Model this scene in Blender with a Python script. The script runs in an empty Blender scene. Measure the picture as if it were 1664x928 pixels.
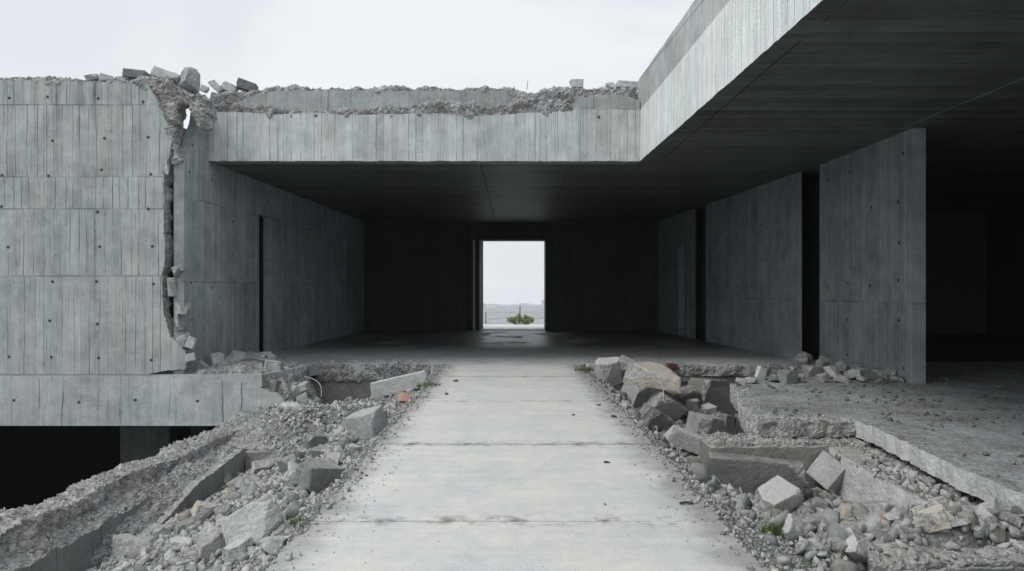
import bpy, bmesh, math, random
import numpy as np
from mathutils import Vector, Matrix, Euler

random.seed(7)
RNG = np.random.default_rng(11)
sc = bpy.context.scene
COL = sc.collection

# ------------------------------------------------------------------ camera maths
F, CX, CY, EYE = 1109.0, 830.0, 470.0, 1.65
def P(px, py, Y):
    return Vector(((px - CX) / F * Y, Y, EYE - (py - CY) / F * Y))
def XZ(pts, Y):
    return [((px - CX) / F * Y, EYE - (py - CY) / F * Y) for px, py in pts]

# ------------------------------------------------------------------ noise (numpy gradient noise)
_prm = np.random.default_rng(3).permutation(256).astype(np.int64); _prm = np.concatenate([_prm, _prm])
_gr = np.random.default_rng(5).normal(size=(256, 3)); _gr /= np.linalg.norm(_gr, axis=1)[:, None]
def perlin(p):
    i = np.floor(p).astype(np.int64); f = p - i; i &= 255
    u = f * f * f * (f * (f * 6 - 15) + 10)
    r = 0
    for dx in (0, 1):
        for dy in (0, 1):
            for dz in (0, 1):
                h = _prm[_prm[_prm[(i[:, 0] + dx) & 255] + ((i[:, 1] + dy) & 255)] + ((i[:, 2] + dz) & 255)]
                g = _gr[h]
                d = g[:, 0] * (f[:, 0] - dx) + g[:, 1] * (f[:, 1] - dy) + g[:, 2] * (f[:, 2] - dz)
                w = (u[:, 0] if dx else 1 - u[:, 0]) * (u[:, 1] if dy else 1 - u[:, 1]) * (u[:, 2] if dz else 1 - u[:, 2])
                r = r + w * d
    return r * 1.6
def fbm(p, freq=1.0, octv=4, seed=0.0, gain=.5):
    p = np.asarray(p, float) * freq + seed * 17.13
    a, s, t = 1.0, 0.0, 0.0
    for k in range(octv):
        s = s + a * perlin(p + k * 31.7); t += a; a *= gain; p = p * 2.03
    return s / t

# ------------------------------------------------------------------ object helpers
def tag(o, label=None, cat=None, group=None, kind=None):
    if label: o['label'] = label
    if cat: o['category'] = cat
    if group: o['group'] = group
    if kind: o['kind'] = kind
    return o
def thing(name, label, cat, loc=(0, 0, 0), group=None):
    o = bpy.data.objects.new(name, None); COL.objects.link(o)
    o.location = loc; o.empty_display_size = .2
    return tag(o, label, cat, group)
def link(name, me, mats, parent=None, smooth=False):
    o = bpy.data.objects.new(name, me); COL.objects.link(o)
    if not isinstance(mats, (list, tuple)): mats = [mats]
    if not me.materials:
        for m in mats: me.materials.append(m)
    if parent is not None:
        o.parent = parent
        if me.users == 1 or not me.get('local'):
            o.location = -Vector(parent.location)      # meshes of parts are written in world space
    if smooth: me.polygons.foreach_set('use_smooth', [True] * len(me.polygons))
    return o
def bm_mesh(bm, name='m'):
    bmesh.ops.recalc_face_normals(bm, faces=bm.faces[:])
    me = bpy.data.meshes.new(name); bm.to_mesh(me); bm.free(); return me
def tri_mesh(name, V, T, mi=None):
    me = bpy.data.meshes.new(name)
    V = np.asarray(V, np.float32); T = np.asarray(T, np.int32); n = len(T)
    me.vertices.add(len(V)); me.vertices.foreach_set('co', V.ravel())
    me.loops.add(n * 3); me.loops.foreach_set('vertex_index', T.ravel())
    me.polygons.add(n); me.polygons.foreach_set('loop_start', np.arange(0, n * 3, 3, dtype=np.int32))
    me.polygons.foreach_set('loop_total', np.full(n, 3, np.int32))
    if mi is not None: me.polygons.foreach_set('material_index', np.asarray(mi, np.int32))
    me.update(calc_edges=True); me.validate(); return me
def origin_to(o, loc):
    loc = Vector(loc); o.data.transform(Matrix.Translation(-loc)); o.location = loc; return o

def add_box(bm, x0, x1, y0, y1, z0, z1):
    vs = [bm.verts.new((x, y, z)) for x in (x0, x1) for y in (y0, y1) for z in (z0, z1)]
    for f in ((0, 1, 3, 2), (4, 6, 7, 5), (0, 4, 5, 1), (2, 3, 7, 6), (0, 2, 6, 4), (1, 5, 7, 3)):
        bm.faces.new([vs[i] for i in f])
def box(x0, x1, y0, y1, z0, z1):
    bm = bmesh.new(); add_box(bm, x0, x1, y0, y1, z0, z1); return bm
def prism(pts3a, pts3b, bm=None, ma=0, mb=0, ms=0):
    """two matching closed outlines -> a solid"""
    bm = bm or bmesh.new()
    a = [bm.verts.new(p) for p in pts3a]; b = [bm.verts.new(p) for p in pts3b]
    f = bm.faces.new(a); f.material_index = ma
    f = bm.faces.new(b[::-1]); f.material_index = mb
    n = len(a)
    for i in range(n):
        j = (i + 1) % n
        f = bm.faces.new((a[j], a[i], b[i], b[j])); f.material_index = ms
    return bm
def jag(pts, amp, step, seed=0, closed=False, fixed=()):
    """subdivide a 2-D polyline and roughen it; segment numbers in `fixed` stay straight"""
    out = []; n = len(pts); rng = np.random.default_rng(seed + 101)
    segs = n if closed else n - 1
    for i in range(segs):
        a = np.array(pts[i], float); b = np.array(pts[(i + 1) % n], float)
        out.append(tuple(a))
        if i in fixed: continue
        L = np.linalg.norm(b - a); k = max(1, int(L / step))
        nrm = np.array([-(b - a)[1], (b - a)[0]]) / max(L, 1e-6)
        for j in range(1, k):
            t = (j + rng.uniform(-.3, .3)) / k; q = a + (b - a) * t
            nz = float(fbm(np.array([[q[0], q[1], seed * 3.3]]), 2.2, 4, seed, .65)[0])
            out.append(tuple(q + nrm * (nz * amp * 2.2 + rng.normal() * amp * .22)))
    if not closed: out.append(tuple(pts[-1]))
    return out

def remesh(bm, voxel):
    bmesh.ops.recalc_face_normals(bm, faces=bm.faces[:])
    me = bpy.data.meshes.new('tmp'); bm.to_mesh(me); bm.free()
    o = bpy.data.objects.new('tmp', me); COL.objects.link(o)
    m = o.modifiers.new('r', 'REMESH'); m.mode = 'VOXEL'; m.voxel_size = voxel; m.adaptivity = 0
    dg = bpy.context.evaluated_depsgraph_get(); dg.update()
    r = bpy.data.meshes.new_from_object(o.evaluated_get(dg))
    bpy.data.objects.remove(o); bpy.data.meshes.remove(me)
    r.materials.clear()
    return r
CRUMB = []
def rough(bm, voxel, amp, freq, seed=0, formed=(), octv=5, gain=.6, fall=.12):
    """voxel-remesh a solid and break its surface up. formed: (axis, value) planes left as smooth cast faces (material 1)"""
    me = remesh(bm, voxel); n = len(me.vertices)
    V = np.empty(n * 3, np.float32); me.vertices.foreach_get('co', V); V = V.reshape(-1, 3).astype(float)
    N = np.empty(n * 3, np.float32); me.vertices.foreach_get('normal', N); N = N.reshape(-1, 3).astype(float)
    d = fbm(V, freq, octv, seed, gain) * amp * 1.6
    d2 = fbm(V, freq * .35, 2, seed + 4) * amp * 1.4
    d = d + d2
    ridg = np.abs(fbm(V, freq * 3.1, 3, seed + 9)) * amp * .9
    d = d - ridg + np.abs(fbm(V, freq * 5.5, 3, seed + 21, .7)) * amp * .55
    W = V + N * d[:, None]
    up = (N[:, 2] > .3) & (np.random.default_rng(seed + 5).random(n) < 420 * voxel * voxel); CRUMB.append(W[up])
    isf = np.zeros(n, bool)
    for ax, val in formed:
        on = np.abs(V[:, ax] - val) < voxel * .75
        W[on, ax] = val + fbm(V[on], 3.0, 2, seed) * .004
        isf |= on
    me.vertices.foreach_set('co', W.astype(np.float32).ravel())
    if formed:
        nl = len(me.loops); li = np.empty(nl, np.int32); me.loops.foreach_get('vertex_index', li)
        ls = np.empty(len(me.polygons), np.int32); me.polygons.foreach_get('loop_start', ls)
        cnt = np.add.reduceat(isf[li].astype(int), ls)
        tot = np.empty(len(me.polygons), np.int32); me.polygons.foreach_get('loop_total', tot)
        me.polygons.foreach_set('material_index', (cnt >= tot).astype(np.int32))
    me.polygons.foreach_set('use_smooth', np.zeros(len(me.polygons), bool))
    me.update(); return me

# ------------------------------------------------------------------ materials
class NT:
    def __init__(s, name):
        s.m = bpy.data.materials.new(name); s.m.use_nodes = True
        s.t = s.m.node_tree; s.t.nodes.clear()
        s.out = s.n('ShaderNodeOutputMaterial'); s.b = s.n('ShaderNodeBsdfPrincipled')
        s.l(s.b.outputs[0], s.out.inputs[0])
        s.b.inputs['Specular IOR Level'].default_value = .3
    def n(s, typ, **kw):
        nd = s.t.nodes.new(typ)
        for k, v in kw.items(): setattr(nd, k, v)
        return nd
    def l(s, a, b): s.t.links.new(a, b)
    def put(s, sock, v):
        if hasattr(v, 'links') or isinstance(v, bpy.types.NodeSocket): s.l(v, sock)
        else: sock.default_value = v
    def math(s, op, a, b=0.0, c=None, clamp=False):
        nd = s.n('ShaderNodeMath', operation=op, use_clamp=clamp)
        s.put(nd.inputs[0], a); s.put(nd.inputs[1], b)
        if c is not None: s.put(nd.inputs[2], c)
        return nd.outputs[0]
    def vmath(s, op, a, b):
        nd = s.n('ShaderNodeVectorMath', operation=op); s.put(nd.inputs[0], a); s.put(nd.inputs[1], b); return nd.outputs[0]
    def noise(s, vec, scale, detail=4, rough=.55, dist=0.0):
        nd = s.n('ShaderNodeTexNoise'); s.l(vec, nd.inputs['Vector'])
        nd.inputs['Scale'].default_value = scale; nd.inputs['Detail'].default_value = detail
        nd.inputs['Roughness'].default_value = rough; nd.inputs['Distortion'].default_value = dist
        return nd.outputs[0]
    def vor(s, vec, scale, feature='F1', dim='3D', w=None, rnd=1.0):
        nd = s.n('ShaderNodeTexVoronoi', feature=feature, voronoi_dimensions=dim)
        if dim == '1D': s.put(nd.inputs['W'], w)
        else: s.l(vec, nd.inputs['Vector'])
        nd.inputs['Scale'].default_value = scale; nd.inputs['Randomness'].default_value = rnd
        return nd
    def ramp(s, v, a, b, c=0.0, d=1.0):
        nd = s.n('ShaderNodeMapRange', interpolation_type='SMOOTHSTEP'); s.put(nd.inputs[0], v)
        for i, q in enumerate((a, b, c, d)): nd.inputs[i + 1].default_value = q
        return nd.outputs[0]
    def mix(s, f, a, b, mode='MIX'):
        nd = s.n('ShaderNodeMix', data_type='RGBA', blend_type=mode); s.put(nd.inputs[0], f)
        for i, v in ((6, a), (7, b)):
            if isinstance(v, tuple): nd.inputs[i].default_value = (*v, 1) if len(v) == 3 else v
            else: s.l(v, nd.inputs[i])
        return nd.outputs[2]
    def scale(s, col, f):            # colour * scalar
        nd = s.n('ShaderNodeVectorMath', operation='SCALE')
        if isinstance(col, tuple): nd.inputs[0].default_value = col
        else: s.l(col, nd.inputs[0])
        s.put(nd.inputs['Scale'], f); return nd.outputs[0]
    def pos(s, obj=False):
        return s.n('ShaderNodeTexCoord').outputs['Object'] if obj else s.n('ShaderNodeNewGeometry').outputs['Position']
    def bump(s, h, strength=.5, dist=.02):
        nd = s.n('ShaderNodeBump'); s.l(h, nd.inputs['Height'])
        nd.inputs['Strength'].default_value = strength; nd.inputs['Distance'].default_value = dist
        s.l(nd.outputs[0], s.b.inputs['Normal'])
    def done(s, col, rgh=.85):
        s.put(s.b.inputs['Base Color'], col if not isinstance(col, tuple) else (*col, 1))
        s.put(s.b.inputs['Roughness'], rgh); return s.m

COOL, WARM = (.91, 1.0, 1.01), (.975, 1.0, .975)
def lerp3(v, c): return tuple(v * k for k in c)

def board(name, u='X', v='Z', val=.33, width=.2, lifts=(), tie=True, seam=.62, vary=.5, rgh=.8, bumpd=.012, stain=.6, tiew=.92, tieh=.7, panel=None, wet=0, ck=COOL, wk=WARM, drip=None):
    s = NT(name); p = s.pos(); sep = s.n('ShaderNodeSeparateXYZ'); s.l(p, sep.inputs[0])
    U, Vv = sep.outputs[u], sep.outputs[v]
    wob = s.noise(p, .9, 2)
    L = None
    for z in lifts:
        zz = s.math('ADD', z, s.math('MULTIPLY', wob, .03))
        g = s.math('GREATER_THAN', Vv, zz); L = g if L is None else s.math('ADD', L, g)
    cq = s.n('ShaderNodeCombineXYZ'); s.l(s.math('MULTIPLY', U, 2.2), cq.inputs[0]); s.l(s.math('MULTIPLY', Vv, .9), cq.inputs[1]); cv0 = cq.outputs[0]
    w = s.math('ADD', s.math('DIVIDE', U, width), s.math('MULTIPLY', s.noise(p, 2.5, 3), .2))
    if L is not None: w = s.math('ADD', w, s.math('MULTIPLY', L, 7.37))
    cell = s.vor(None, 1.0, 'F1', '1D', w, .85).outputs['Color']
    csep = s.n('ShaderNodeSeparateColor'); s.l(cell, csep.inputs[0])
    edge = s.vor(None, 1.0, 'DISTANCE_TO_EDGE', '1D', w, .85).outputs[0]
    sm = s.ramp(edge, .0, .055, 1, 0)
    gate = s.vor(None, 1.0, 'F1', '1D', s.math('ADD', w, .5), .85).outputs['Color']
    gs = s.n('ShaderNodeSeparateColor'); s.l(gate, gs.inputs[0])
    sm = s.math('MULTIPLY', sm, s.math('MULTIPLY', s.ramp(gs.outputs[1], .1, .75, .2, 1.25), s.ramp(s.noise(cv0, 1.0, 4), .35, .6, .1, 1)))
    # a second, finer set of board lines, and narrow dark runs
    edge2 = s.vor(None, 1.0, 'DISTANCE_TO_EDGE', '1D', s.math('MULTIPLY', s.math('ADD', w, 3.7), 2.3), 1.0).outputs[0]
    cq3 = s.n('ShaderNodeCombineXYZ'); s.l(s.math('MULTIPLY', U, 6.0), cq3.inputs[0]); s.l(s.math('MULTIPLY', Vv, 1.1), cq3.inputs[1])
    sm = s.math('MAXIMUM', sm, s.math('MULTIPLY', s.ramp(edge2, 0, .09, .8, 0), s.ramp(s.noise(cq3.outputs[0], 1.0, 4), .47, .66)))
    # streak coordinates: stretched along the boards
    cv = s.n('ShaderNodeCombineXYZ'); s.l(s.math('MULTIPLY', U, 11.0), cv.inputs[0]); s.l(s.math('MULTIPLY', Vv, .55), cv.inputs[1])
    if L is not None: s.l(s.math('MULTIPLY', L, 3.1), cv.inputs[2])
    st = s.noise(cv.outputs[0], 1.0, 6, .6)
    cv2 = s.n('ShaderNodeCombineXYZ'); s.l(s.math('MULTIPLY', U, 45.0), cv2.inputs[0]); s.l(s.math('MULTIPLY', Vv, 2.2), cv2.inputs[1])
    st2 = s.noise(cv2.outputs[0], 1.0, 4, .6)
    mot = s.noise(p, .8, 6, .62); blot = s.noise(p, 3.3, 5, .6, .4); fine = s.noise(p, 55, 3, .6)
    t = s.math('MULTIPLY', s.math('SUBTRACT', csep.outputs[0], .5), vary * .34)
    t = s.math('ADD', t, s.math('MULTIPLY', s.math('SUBTRACT', st, .5), .75 * stain))
    t = s.math('ADD', t, s.math('MULTIPLY', s.math('SUBTRACT', st2, .5), .55))
    t = s.math('ADD', t, s.math('MULTIPLY', s.math('SUBTRACT', mot, .5), 1.5 * stain))
    t = s.math('ADD', t, s.math('MULTIPLY', s.math('SUBTRACT', blot, .5), 1.5 * stain))
    t = s.math('ADD', t, s.math('MULTIPLY', s.math('SUBTRACT', fine, .5), 1.0))
    t = s.math('ADD', 1.0, t)
    if drip:
        cd_ = s.n('ShaderNodeCombineXYZ'); s.l(s.math('MULTIPLY', U, 7.0), cd_.inputs[0]); s.l(s.math('MULTIPLY', Vv, .22), cd_.inputs[1])
        dn = s.noise(cd_.outputs[0], 1.0, 5, .65)
        ln = s.math('ADD', drip[0] - drip[1], s.math('MULTIPLY', s.noise(cd_.outputs[0], .6, 2), drip[1]))
        t = s.math('SUBTRACT', t, s.math('MULTIPLY', s.math('MULTIPLY', s.ramp(dn, .5, .68), s.ramp(s.math('SUBTRACT', Vv, ln), -1.2, 1.2)), .34))
    # pour joints between the lifts
    joint = None
    for z in lifts:
        zz = s.math('ADD', z, s.math('MULTIPLY', wob, .03))
        j = s.ramp(s.math('ABSOLUTE', s.math('SUBTRACT', Vv, zz)), .004, .022, 1, 0)
        joint = j if joint is None else s.math('MAXIMUM', joint, j)
    if panel:
        for q in panel:
            j = s.ramp(s.math('ABSOLUTE', s.math('SUBTRACT', U, q)), .003, .016, 1, 0)
            joint = j if joint is None else s.math('MAXIMUM', joint, j)
    dark = s.math('MULTIPLY', sm, seam)
    if joint is not None: dark = s.math('MAXIMUM', dark, s.math('MULTIPLY', joint, s.ramp(s.noise(p, 1.3, 4), .4, .6, .05, .4)))
    # bug holes
    vh = s.vor(p, 15.0); hc = s.n('ShaderNodeSeparateColor'); s.l(vh.outputs['Color'], hc.inputs[0])
    rad = s.math('MULTIPLY', s.math('MULTIPLY', hc.outputs[0], hc.outputs[0]), .17)
    hole = s.math('MULTIPLY', s.ramp(s.math('SUBTRACT', vh.outputs['Distance'], rad), -.05, .02, 1, 0), s.math('GREATER_THAN', hc.outputs[1], .62))
    if tie:
        iu = s.math('FLOOR', s.math('DIVIDE', U, tiew)); iv = s.math('FLOOR', s.math('DIVIDE', Vv, tieh))
        fu = s.math('SUBTRACT', s.math('MULTIPLY', s.math('FRACT', s.math('DIVIDE', U, tiew)), tiew), tiew * .5)
        fv = s.math('SUBTRACT', s.math('MULTIPLY', s.math('FRACT', s.math('DIVIDE', Vv, tieh)), tieh), tieh * .5)
        wn = s.n('ShaderNodeTexWhiteNoise', noise_dimensions='2D'); c2 = s.n('ShaderNodeCombineXYZ'); s.l(iu, c2.inputs[0]); s.l(iv, c2.inputs[1]); s.l(c2.outputs[0], wn.inputs['Vector'])
        ws = s.n('ShaderNodeSeparateColor'); s.l(wn.outputs['Color'], ws.inputs[0])
        fu = s.math('ADD', fu, s.math('MULTIPLY', s.math('SUBTRACT', ws.outputs[0], .5), .22))
        fv = s.math('ADD', fv, s.math('MULTIPLY', s.math('SUBTRACT', ws.outputs[1], .5), .16))
        dd = s.math('SQRT', s.math('ADD', s.math('MULTIPLY', fu, fu), s.math('MULTIPLY', fv, fv)))
        th = s.math('MULTIPLY', s.ramp(dd, .022, .036, 1, 0), s.math('GREATER_THAN', ws.outputs[2], .3))
        hole = s.math('MAXIMUM', hole, th)
    dark = s.math('MAXIMUM', dark, s.math('MULTIPLY', hole, .85))
    tint = s.mix(s.ramp(s.noise(cv.outputs[0], .45, 4), .36, .64), lerp3(val, ck), lerp3(val, wk))
    col = s.scale(tint, s.math('MULTIPLY', t, s.math('SUBTRACT', 1.0, dark)))
    h = s.math('ADD', s.math('MULTIPLY', csep.outputs[1], .45), s.math('MULTIPLY', st2, .35))
    h = s.math('ADD', h, s.math('MULTIPLY', fine, .18))
    h = s.math('SUBTRACT', h, s.math('MULTIPLY', dark, 1.3))
    s.bump(h, .75, bumpd)
    r = s.math('ADD', rgh - wet * .5, s.math('MULTIPLY', st, wet)) if wet else rgh
    return s.done(col, r)

def broken_mat(name='broken_concrete', val=.39, obj=False):
    s = NT(name); p = s.pos(obj)
    wv = s.n('ShaderNodeTexNoise'); s.l(p, wv.inputs['Vector']); wv.inputs['Scale'].default_value = 9
    pw = s.vmath('ADD', p, s.scale(wv.outputs['Color'], .09))
    v1 = s.vor(pw, 19); v2 = s.vor(pw, 47)
    c = s.n('ShaderNodeSeparateColor'); s.l(v1.outputs['Color'], c.inputs[0])
    c2 = s.n('ShaderNodeSeparateColor'); s.l(v2.outputs['Color'], c2.inputs[0])
    n1 = s.noise(p, 4, 6, .68); n2 = s.noise(p, 34, 5, .7); n3 = s.noise(p, 1.1, 3)
    t = s.math('ADD', .80, s.math('MULTIPLY', s.math('MULTIPLY', c.outputs[0], s.math('GREATER_THAN', c.outputs[1], .35)), .38))
    t = s.math('ADD', t, s.math('MULTIPLY', s.math('SUBTRACT', c2.outputs[0], .5), .3))
    t = s.math('ADD', t, s.math('MULTIPLY', s.math('SUBTRACT', n1, .5), 1.2))
    t = s.math('ADD', t, s.math('MULTIPLY', s.math('SUBTRACT', n2, .5), .9))
    tint = s.mix(s.ramp(n3, .38, .62), lerp3(val, (1.02, 1.0, .955)), lerp3(val, (.965, 1.0, 1.01)))
    h = s.math('ADD', s.math('MULTIPLY', v1.outputs['Distance'], -.35), s.math('MULTIPLY', n2, .9))
    s.bump(s.math('ADD', h, s.math('MULTIPLY', v2.outputs['Distance'], -.25)), .8, .025)
    return s.done(s.scale(tint, t), .95)

def cast_mat(name, val=.3, obj=True, tintk=COOL, spread=.9, rand=True, warm=.25):
    """plain cast or broken concrete for loose pieces, different from piece to piece"""
    s = NT(name); p = s.pos(obj)
    n1 = s.noise(p, 3.5, 6, .62); n2 = s.noise(p, 38, 4, .6); n3 = s.noise(p, 12, 4, .6)
    t = s.math('ADD', 1.0, s.math('MULTIPLY', s.math('SUBTRACT', n1, .5), spread))
    t = s.math('ADD', t, s.math('MULTIPLY', s.math('SUBTRACT', n2, .5), .55))
    t = s.math('ADD', t, s.math('MULTIPLY', s.math('SUBTRACT', n3, .5), .5))
    vh = s.vor(p, 30); hole = s.ramp(vh.outputs['Distance'], .1, .2, .45, 1)
    hc = s.n('ShaderNodeSeparateColor'); s.l(vh.outputs['Color'], hc.inputs[0])
    t = s.math('MULTIPLY', t, s.math('MAXIMUM', hole, s.math('LESS_THAN', hc.outputs[0], .7)))
    tint = lerp3(val, tintk)
    if rand:
        if rand == 'attr':
            a = s.n('ShaderNodeAttribute', attribute_name='tone'); r = a.outputs['Fac']
        else:
            r = s.n('ShaderNodeObjectInfo').outputs['Random']
        wn = s.n('ShaderNodeTexWhiteNoise', noise_dimensions='1D'); s.l(s.math('MULTIPLY', r, 917.3), wn.inputs['W'])
        ws = s.n('ShaderNodeSeparateColor'); s.l(wn.outputs['Color'], ws.inputs[0])
        t = s.math('MULTIPLY', t, s.math('ADD', .5, s.math('MULTIPLY', ws.outputs[0], .95)))
        tint = s.mix(s.math('MULTIPLY', s.ramp(ws.outputs[1], .7, 1), warm * 2.5), lerp3(val, tintk), lerp3(val, (1.16, 1.0, .82)))
        tint = s.mix(s.ramp(ws.outputs[2], .8, 1, 0, .5), tint, lerp3(val, (.92, .99, 1.04)))
        col = s.scale(tint, t)
    else: col = s.scale(tint, t)
    gn = s.n('ShaderNodeNewGeometry'); gz = s.n('ShaderNodeSeparateXYZ'); s.l(gn.outputs['Normal'], gz.inputs[0])
    du = s.math('MULTIPLY', s.ramp(s.math('ADD', gz.outputs[2], s.math('MULTIPLY', s.math('SUBTRACT', n3, .5), .9)), .45, .95), s.ramp(n1, .36, .6, 0, .5))
    col = s.mix(du, col, (.44, .44, .425))
    s.bump(s.math('ADD', s.math('MULTIPLY', n2, .7), s.math('MULTIPLY', n3, 1.1)), .8, .022)
    return s.done(col, .92)

def dust_mat(name, val=.32, tintk=(1, 1, .98), grit=1.0):
    s = NT(name); p = s.pos()
    n1 = s.noise(p, 1.3, 6, .65); n2 = s.noise(p, 9, 5, .65, .3); n3 = s.noise(p, 70, 3, .6)
    v = s.vor(p, 38); c = s.n('ShaderNodeSeparateColor'); s.l(v.outputs['Color'], c.inputs[0])
    t = s.math('ADD', 1.0, s.math('MULTIPLY', s.math('SUBTRACT', n1, .5), 1.9))
    t = s.math('ADD', t, s.math('MULTIPLY', s.math('SUBTRACT', n2, .5), 1.2))
    t = s.math('ADD', t, s.math('MULTIPLY', s.math('SUBTRACT', n3, .5), .6))
    t = s.math('ADD', t, s.math('MULTIPLY', s.math('SUBTRACT', c.outputs[0], .5), .5 * grit))
    tint = s.mix(s.ramp(n1, .4, .6), lerp3(val, tintk), lerp3(val, (.93, 1.0, 1.04)))
    s.bump(s.math('ADD', s.math('MULTIPLY', n2, 1.4), s.math('ADD', s.math('MULTIPLY', n3, .4), s.math('MULTIPLY', v.outputs['Distance'], -.7 * grit))), .8, .03)
    return s.done(s.scale(tint, t), .95)

def walk_mat():
    s = NT('walkway_concrete'); p = s.pos(); sep = s.n('ShaderNodeSeparateXYZ'); s.l(p, sep.inputs[0])
    cv = s.n('ShaderNodeCombineXYZ'); s.l(s.math('MULTIPLY', sep.outputs[0], .45), cv.inputs[0]); s.l(s.math('MULTIPLY', sep.outputs[1], 7.0), cv.inputs[1])
    st = s.noise(cv.outputs[0], 1.0, 6, .62)
    cv2 = s.n('ShaderNodeCombineXYZ'); s.l(s.math('MULTIPLY', sep.outputs[0], 1.2), cv2.inputs[0]); s.l(s.math('MULTIPLY', sep.outputs[1], 34.0), cv2.inputs[1])
    st2 = s.noise(cv2.outputs[0], 1.0, 4, .6)
    mot = s.noise(p, 1.4, 6, .62); fine = s.noise(p, 60, 3, .65); mid = s.noise(p, 7, 5, .6)
    t = s.math('ADD', 1.0, s.math('MULTIPLY', s.math('SUBTRACT', st, .5), .24))
    for q, k in ((st2, .13), (mot, .42), (fine, .4), (mid, .3)): t = s.math('ADD', t, s.math('MULTIPLY', s.math('SUBTRACT', q, .5), k))
    # pits and dark specks
    v = s.vor(p, 15); c = s.n('ShaderNodeSeparateColor'); s.l(v.outputs['Color'], c.inputs[0])
    r = s.math('MULTIPLY', s.math('POWER', c.outputs[0], 2.5), .17)
    pit = s.math('MULTIPLY', s.ramp(s.math('SUBTRACT', v.outputs['Distance'], r), -.03, .03, 1, 0), s.math('GREATER_THAN', c.outputs[1], .45))
    v2 = s.vor(p, 42); c2 = s.n('ShaderNodeSeparateColor'); s.l(v2.outputs['Color'], c2.inputs[0])
    pit2 = s.math('MULTIPLY', s.ramp(v2.outputs['Distance'], .1, .24, 1, 0), s.math('GREATER_THAN', c2.outputs[1], .7))
    # grime beside the construction joints (spills from the cracks, broken up by noise)
    dirt = None
    for y in JOINTS:
        d = s.math('ABSOLUTE', s.math('SUBTRACT', sep.outputs[1], y + .02))
        g = s.math('MULTIPLY', s.ramp(d, .01, .2, 1, 0), s.ramp(s.noise(p, 5, 5, .7), .45, .68))
        dirt = g if dirt is None else s.math('MAXIMUM', dirt, g)
    # dusty margins: grit washed in from both sides
    ax = s.math('ABSOLUTE', sep.outputs[0])
    edge = s.math('MULTIPLY', s.ramp(s.math('ADD', ax, s.math('MULTIPLY', s.math('SUBTRACT', s.noise(p, 2.2, 5, .65), .5), .7)), 1.08, 1.5), .46)
    dk = s.math('MAXIMUM', s.math('MULTIPLY', pit, .5), s.math('MULTIPLY', pit2, .3))
    dk = s.math('MAXIMUM', dk, s.math('MULTIPLY', dirt, .62)); dk = s.math('MAXIMUM', dk, edge)
    tint = s.mix(s.ramp(mot, .4, .62), (.585, .595, .60), (.60, .595, .57))
    s.bump(s.math('SUBTRACT', s.math('ADD', s.math('MULTIPLY', st2, .35), s.math('MULTIPLY', fine, .25)), dk), .5, .012)
    return s.done(s.scale(tint, s.math('MULTIPLY', t, s.math('SUBTRACT', 1.0, dk))), .8)

def floor_mat():
    s = NT('hall_floor_concrete'); p = s.pos()
    n1 = s.noise(p, .7, 6, .62, .6); n2 = s.noise(p, 6, 5, .65); n3 = s.noise(p, 60, 3)
    t = s.math('ADD', 1.0, s.math('MULTIPLY', s.math('SUBTRACT', n1, .5), .9))
    t = s.math('ADD', t, s.math('MULTIPLY', s.math('SUBTRACT', n2, .5), .7))
    t = s.math('ADD', t, s.math('MULTIPLY', s.math('SUBTRACT', n3, .5), .4))
    sep = s.n('ShaderNodeSeparateXYZ'); s.l(p, sep.inputs[0])
    damp_shade = s.math('MULTIPLY', s.ramp(n1, .33, .5), s.ramp(sep.outputs[1], 16.6, 20.5))  # damp patches plus interior shade put into the colour, growing towards the back
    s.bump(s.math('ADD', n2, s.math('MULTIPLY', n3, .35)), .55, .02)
    col = s.mix(damp_shade, (.50, .515, .52), (.12, .135, .145))
    return s.done(s.scale(col, t), s.math('SUBTRACT', .85, s.math('MULTIPLY', damp_shade, .47)))

def plain(name, col, rgh=.8, metal=0, nscale=12, var=.5, obj=True):
    s = NT(name); p = s.pos(obj); n = s.noise(p, nscale, 5, .6)
    s.b.inputs['Metallic'].default_value = metal
    s.bump(n, .3, .01)
    return s.done(s.scale(col, s.math('ADD', 1 - var / 2, s.math('MULTIPLY', n, var))), rgh)

JOINTS = (2.35, 4.85, 7.27, 10.05, 12.9)
M = {}
M['facade'] = board('facade_boards', 'X', 'Z', .435, .17, (1.88, 3.16, 3.77, 5.14), panel=(-8.89, -7.91), drip=(5.7, 2.6))
M['slabface'] = board('slab_edge_boards', 'X', 'Z', .5, .42, (), tiew=1.1, tieh=.9, seam=.5, vary=.25)
M['beam'] = board('beam_boards', 'X', 'Z', .57, .16, (), tiew=1.15, tieh=.95, stain=.5, drip=(5.3, .9))
M['parapet'] = board('parapet_boards', 'X', 'Z', .40, .55, (), tie=False, seam=.35, vary=.25)
M['fascia'] = board('fascia_boards', 'Y', 'Z', .78, .11, (), tie=False, seam=.95, vary=.4, stain=.22)
M['coping'] = board('coping_boards', 'Y', 'Z', .44, .5, (), tie=False, seam=.4, vary=.25)
M['sidewall'] = board('side_wall_boards', 'Y', 'Z', .43, .13, (1.78, 3.4), tie=True, vary=.7, wet=.5, rgh=.75, ck=(.86, 1.0, 1.06), wk=(.92, 1.0, 1.0))
M['rightwall'] = board('right_wall_boards', 'Y', 'Z', .31, .12, (1.4,), tie=True, vary=.6, rgh=.75, wet=.3, ck=(.86, 1.0, 1.06), wk=(.92, 1.0, 1.0))
M['endwall'] = board('wall_end_concrete', 'X', 'Z', .32, .5, (1.4,), tie=False, seam=.1, vary=.2, ck=(.86, 1.0, 1.06), wk=(.92, 1.0, 1.0))
M['backwall'] = board('back_wall_boards', 'X', 'Z', .04, .3, (1.78,), tie=False, vary=.5, wet=.4, rgh=.7, ck=(.86, 1.0, 1.06), wk=(.92, 1.0, 1.0))
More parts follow.
